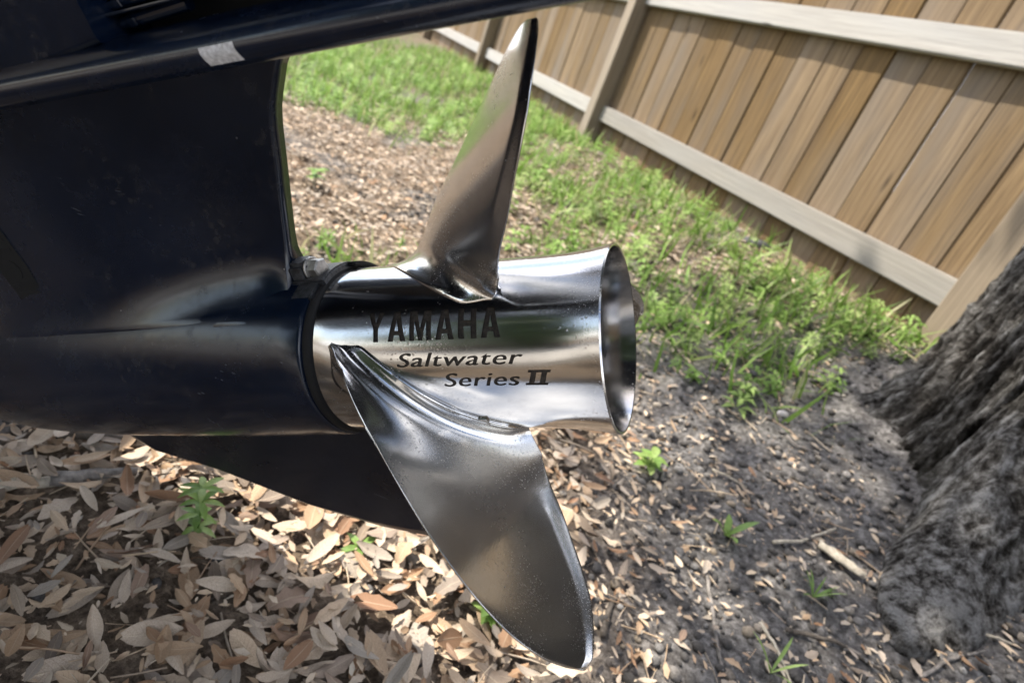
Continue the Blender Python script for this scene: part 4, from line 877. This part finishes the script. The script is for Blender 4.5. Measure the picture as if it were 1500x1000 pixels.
def seedling(px, py, height, nleaf, L, wd, label, levels=1, seed=0, grassy=False):
    p = hitg(px, py); r = random.Random(seed); o = empty('weed_seedling' if not grassy else 'grass_tuft', tuple(p - np.array([0, 0, 0.003])), label=label, category='weed' if not grassy else 'grass', group='seedlings on bare ground' if not grassy else 'grass tufts on bare ground')
    if not grassy:
        V, F = tube([p - np.array([0, 0, 0.004]), p + np.array([0.002, 0, height * 0.5]), p + np.array([0, 0.002, height])], [0.0016, 0.0013, 0.0008], 6); under(link('stem', new_mesh('stem', V, F), MAT['weed']), o)
    for lv in range(levels):
        z = height * ((lv + 1) / levels) if not grassy else 0
        for j in range(nleaf):
            a = j * 2 * math.pi / nleaf + lv * 1.1 + r.uniform(-0.3, 0.3)
            leaf_blade(p + np.array([0, 0, z]), (math.cos(a), math.sin(a), 0.1 if not grassy else r.uniform(0.4, 1.5)), L * r.uniform(0.75, 1.15) * (1 - 0.25 * (levels - 1 - lv) * 0), wd, MAT['weed'], o, 'leaf', 0.35, r.uniform(0.05, 0.45))
seedling(285, 790, 0.075, 6, 0.024, 0.0038, 'tall green seedling with stacked leaf whorls in the leaf litter under the skeg', 4, 1)
seedling(522, 815, 0.016, 5, 0.028, 0.0045, 'small bright green five-leaved seedling in the sunlit leaf litter', 1, 2)
seedling(713, 905, 0.018, 6, 0.022, 0.006, 'small green weed in the leaf litter behind the lower propeller blade', 2, 3)
seedling(945, 690, 0.030, 5, 0.032, 0.008, 'leafy green weed on the soil below the open end of the propeller hub', 2, 4)
seedling(1062, 785, 0.010, 4, 0.050, 0.0065, 'green sprout with long narrow leaves on bare grey soil', 1, 5, True)
seedling(1190, 875, 0.0, 11, 0.042, 0.0016, 'tuft of thin green grass beside the curled bark piece', 1, 6, True)
seedling(1388, 735, 0.030, 6, 0.024, 0.006, 'tiny green seedling growing at the foot of the oak trunk', 2, 7)
seedling(1128, 985, 0.0, 5, 0.060, 0.0022, 'few thin grass blades beside the pale straw stalk', 1, 8, True)
seedling(1010, 560, 0.026, 5, 0.030, 0.0075, 'green weed between the hub opening and the pale pebble', 2, 9)
seedling(1050, 535, 0.022, 5, 0.026, 0.0065, 'light green weed at the grass edge by the pale root', 2, 10)
seedling(460, 270, 0.04, 5, 0.035, 0.009, 'green weed in the grey litter behind the motor leg', 2, 11)
MAT['twig'] = simple('weathered_twig', (0.20, 0.18, 0.16), 0.9, 0, 120, 0.5, 0.5, 0.003)
MAT['straw'] = simple('pale_straw', (0.42, 0.37, 0.29), 0.8, 0, 160, 0.35, 0.3)
MAT['barkchip'] = simple('dark_bark', (0.09, 0.075, 0.06), 0.95, 0, 130, 0.6, 0.6, 0.004)
def stick(name, pts, r, mat, label, cat, group, lift=0.004):
    P = []
    for (x, y) in pts: p = hitg(x, y); P.append(p + np.array([0, 0, lift]))
    Q = []
    for i in range(len(P) - 1):
        for s_ in np.linspace(0, 1, 5, endpoint=False): Q.append(P[i] * (1 - s_) + P[i + 1] * s_ + rng.normal(size=3) * r * 0.18)
    Q.append(P[-1]); V, F = tube(Q, [r * (1 - 0.45 * k_ / len(Q)) * random.uniform(0.85, 1.15) for k_ in range(len(Q))], 9)
    c = np.mean(Q, 0); o = link(name, new_mesh(name, V, F), mat, label=label, category=cat, group=group); o.location = (0, 0, 0); return o
TG = 'fallen sticks on the ground'
stick('fallen_stick', [(-30, 722), (60, 716), (130, 708)], 0.0078, MAT['straw'], 'thick pale weathered stick with a broken end in the leaf litter', 'stick', TG, 0.010)
stick('fallen_stick', [(75, 712), (140, 704), (200, 700)], 0.0085, MAT['twig'], 'dark grey stick lying past the broken end of the pale stick', 'stick', TG, 0.010)
stick('fallen_stick', [(80, 643), (140, 645), (200, 652)], 0.0070, MAT['barkchip'], 'dark stick lying under the gearcase torpedo', 'stick', TG, 0.008)
stick('fallen_stick', [(1034, 845), (1042, 905), (1056, 985)], 0.0030, MAT['twig'], 'straight grey twig on the dark soil', 'stick', TG)
stick('fallen_stick', [(1130, 796), (1170, 795), (1222, 776)], 0.0030, MAT['straw'], 'pale twig leading to the curled bark piece', 'stick', TG)
stick('straw_stalk', [(1112, 915), (1135, 950), (1160, 1010)], 0.0028, MAT['straw'], 'pale dry stalk beside thin grass blades', 'straw', TG)
stick('fallen_stick', [(1042, 690), (1065, 700), (1092, 716)], 0.0026, MAT['straw'], 'short pale twig below the hub opening', 'stick', TG)
stick('fallen_stick', [(968, 705), (975, 680), (1000, 665)], 0.0030, MAT['twig'], 'crooked grey twig near the leafy weed below the hub', 'stick', TG)
stick('fallen_stick', [(880, 935), (890, 895), (905, 870)], 0.0042, MAT['barkchip'], 'dark twig beside the tip of the lower propeller blade', 'stick', TG)
stick('fallen_stick', [(1150, 925), (1220, 940), (1290, 985)], 0.0034, MAT['barkchip'], 'long dark twig crossing the soil below the grass tuft', 'stick', TG)
stick('fallen_stick', [(1345, 995), (1385, 968), (1440, 955)], 0.0030, MAT['twig'], 'bent grey twig on the soil below the near root', 'stick', TG)
stick('straw_stalk', [(1420, 925), (1455, 935), (1480, 945)], 0.0026, MAT['straw'], 'short straw stalk below the near root of the oak', 'straw', TG)
stick('fallen_stick', [(1150, 640), (1165, 655), (1195, 665)], 0.0024, MAT['twig'], 'thin twig lying among leaves before the oak roots', 'stick', TG)
# curled piece of bark
p0, p1 = hitg(1195, 800), hitg(1262, 848); ax_ = p1 - p0; L = np.linalg.norm(ax_); ax_ /= L; sd = np.cross([0, 0, 1], ax_); sd /= np.linalg.norm(sd); V = []
for i in range(8):
    for j in range(9):
        a = math.pi * (0.05 + 0.9 * j / 8); rr_ = 0.011 * (1 - 0.45 * abs(i / 7 - 0.4)) * (1 + 0.15 * math.sin(i * 2.3 + j)); V.append(p0 + ax_ * L * i / 7 + sd * rr_ * math.cos(a) + np.array([0, 0, 1]) * (rr_ * math.sin(a) + 0.004))
o = link('bark_piece', new_mesh('bark_piece', np.array(V), grid_faces(8, 9)), MAT['straw'], label='curled piece of pale bark lying on the soil before the near root', category='bark'); md = o.modifiers.new('s', 'SOLIDIFY'); md.thickness = 0.002
# stones
def stone(name, px, py, r, sq, mat, label, seed, grp=None):
    p = hitg(px, py); bm = bmesh.new(); bmesh.ops.create_icosphere(bm, subdivisions=3, radius=1.0); rs = np.random.default_rng(seed)
    for v in bm.verts:
        c = np.array(v.co); k_ = 1 + 0.5 * float(fbm(c[0] * 1.6 + seed, c[1] * 1.6, c[2] * 1.6, 3, seed)); v.co = Vector(c * k_ * r * np.array(sq))
    o = link(name, bm_mesh(name, bm, True), mat, label=label, category='stone'); o.location = tuple(p + np.array([0, 0, r * sq[2] * 0.35])); o.rotation_euler = (0.2, 0.1, seed); return o
MAT['pale_stone'] = simple('pale_stone', (0.48, 0.45, 0.42), 0.85, 0, 60, 0.25); MAT['dark_stone'] = simple('dark_stone', (0.045, 0.045, 0.05), 0.8, 0, 40, 0.5, 0.5, 0.006)
stone('rock', 1105, 362, 0.055, (1, 0.7, 0.45), MAT['dark_stone'], 'dark rock half hidden in the weeds before the fence', 3)
stone('pebble', 1145, 608, 0.0155, (1, 0.7, 0.5), MAT['pale_stone'], 'pale pebble on dark soil between hub opening and tree roots', 4)
stone('pebble', 1190, 388, 0.020, (1, 0.9, 0.7), MAT['pale_stone'], 'white pebble in the weeds near the bottom fence rail', 5)
stone('pebble', 1104, 548, 0.011, (1, 0.8, 0.6), MAT['dark_stone'], 'small grey pebble at the edge of the weeds', 6)
stone('pebble', 845, 800 - 190, 0.010, (1, 0.8, 0.6), MAT['pale_stone'], 'small pale pebble under the hub rim', 7)
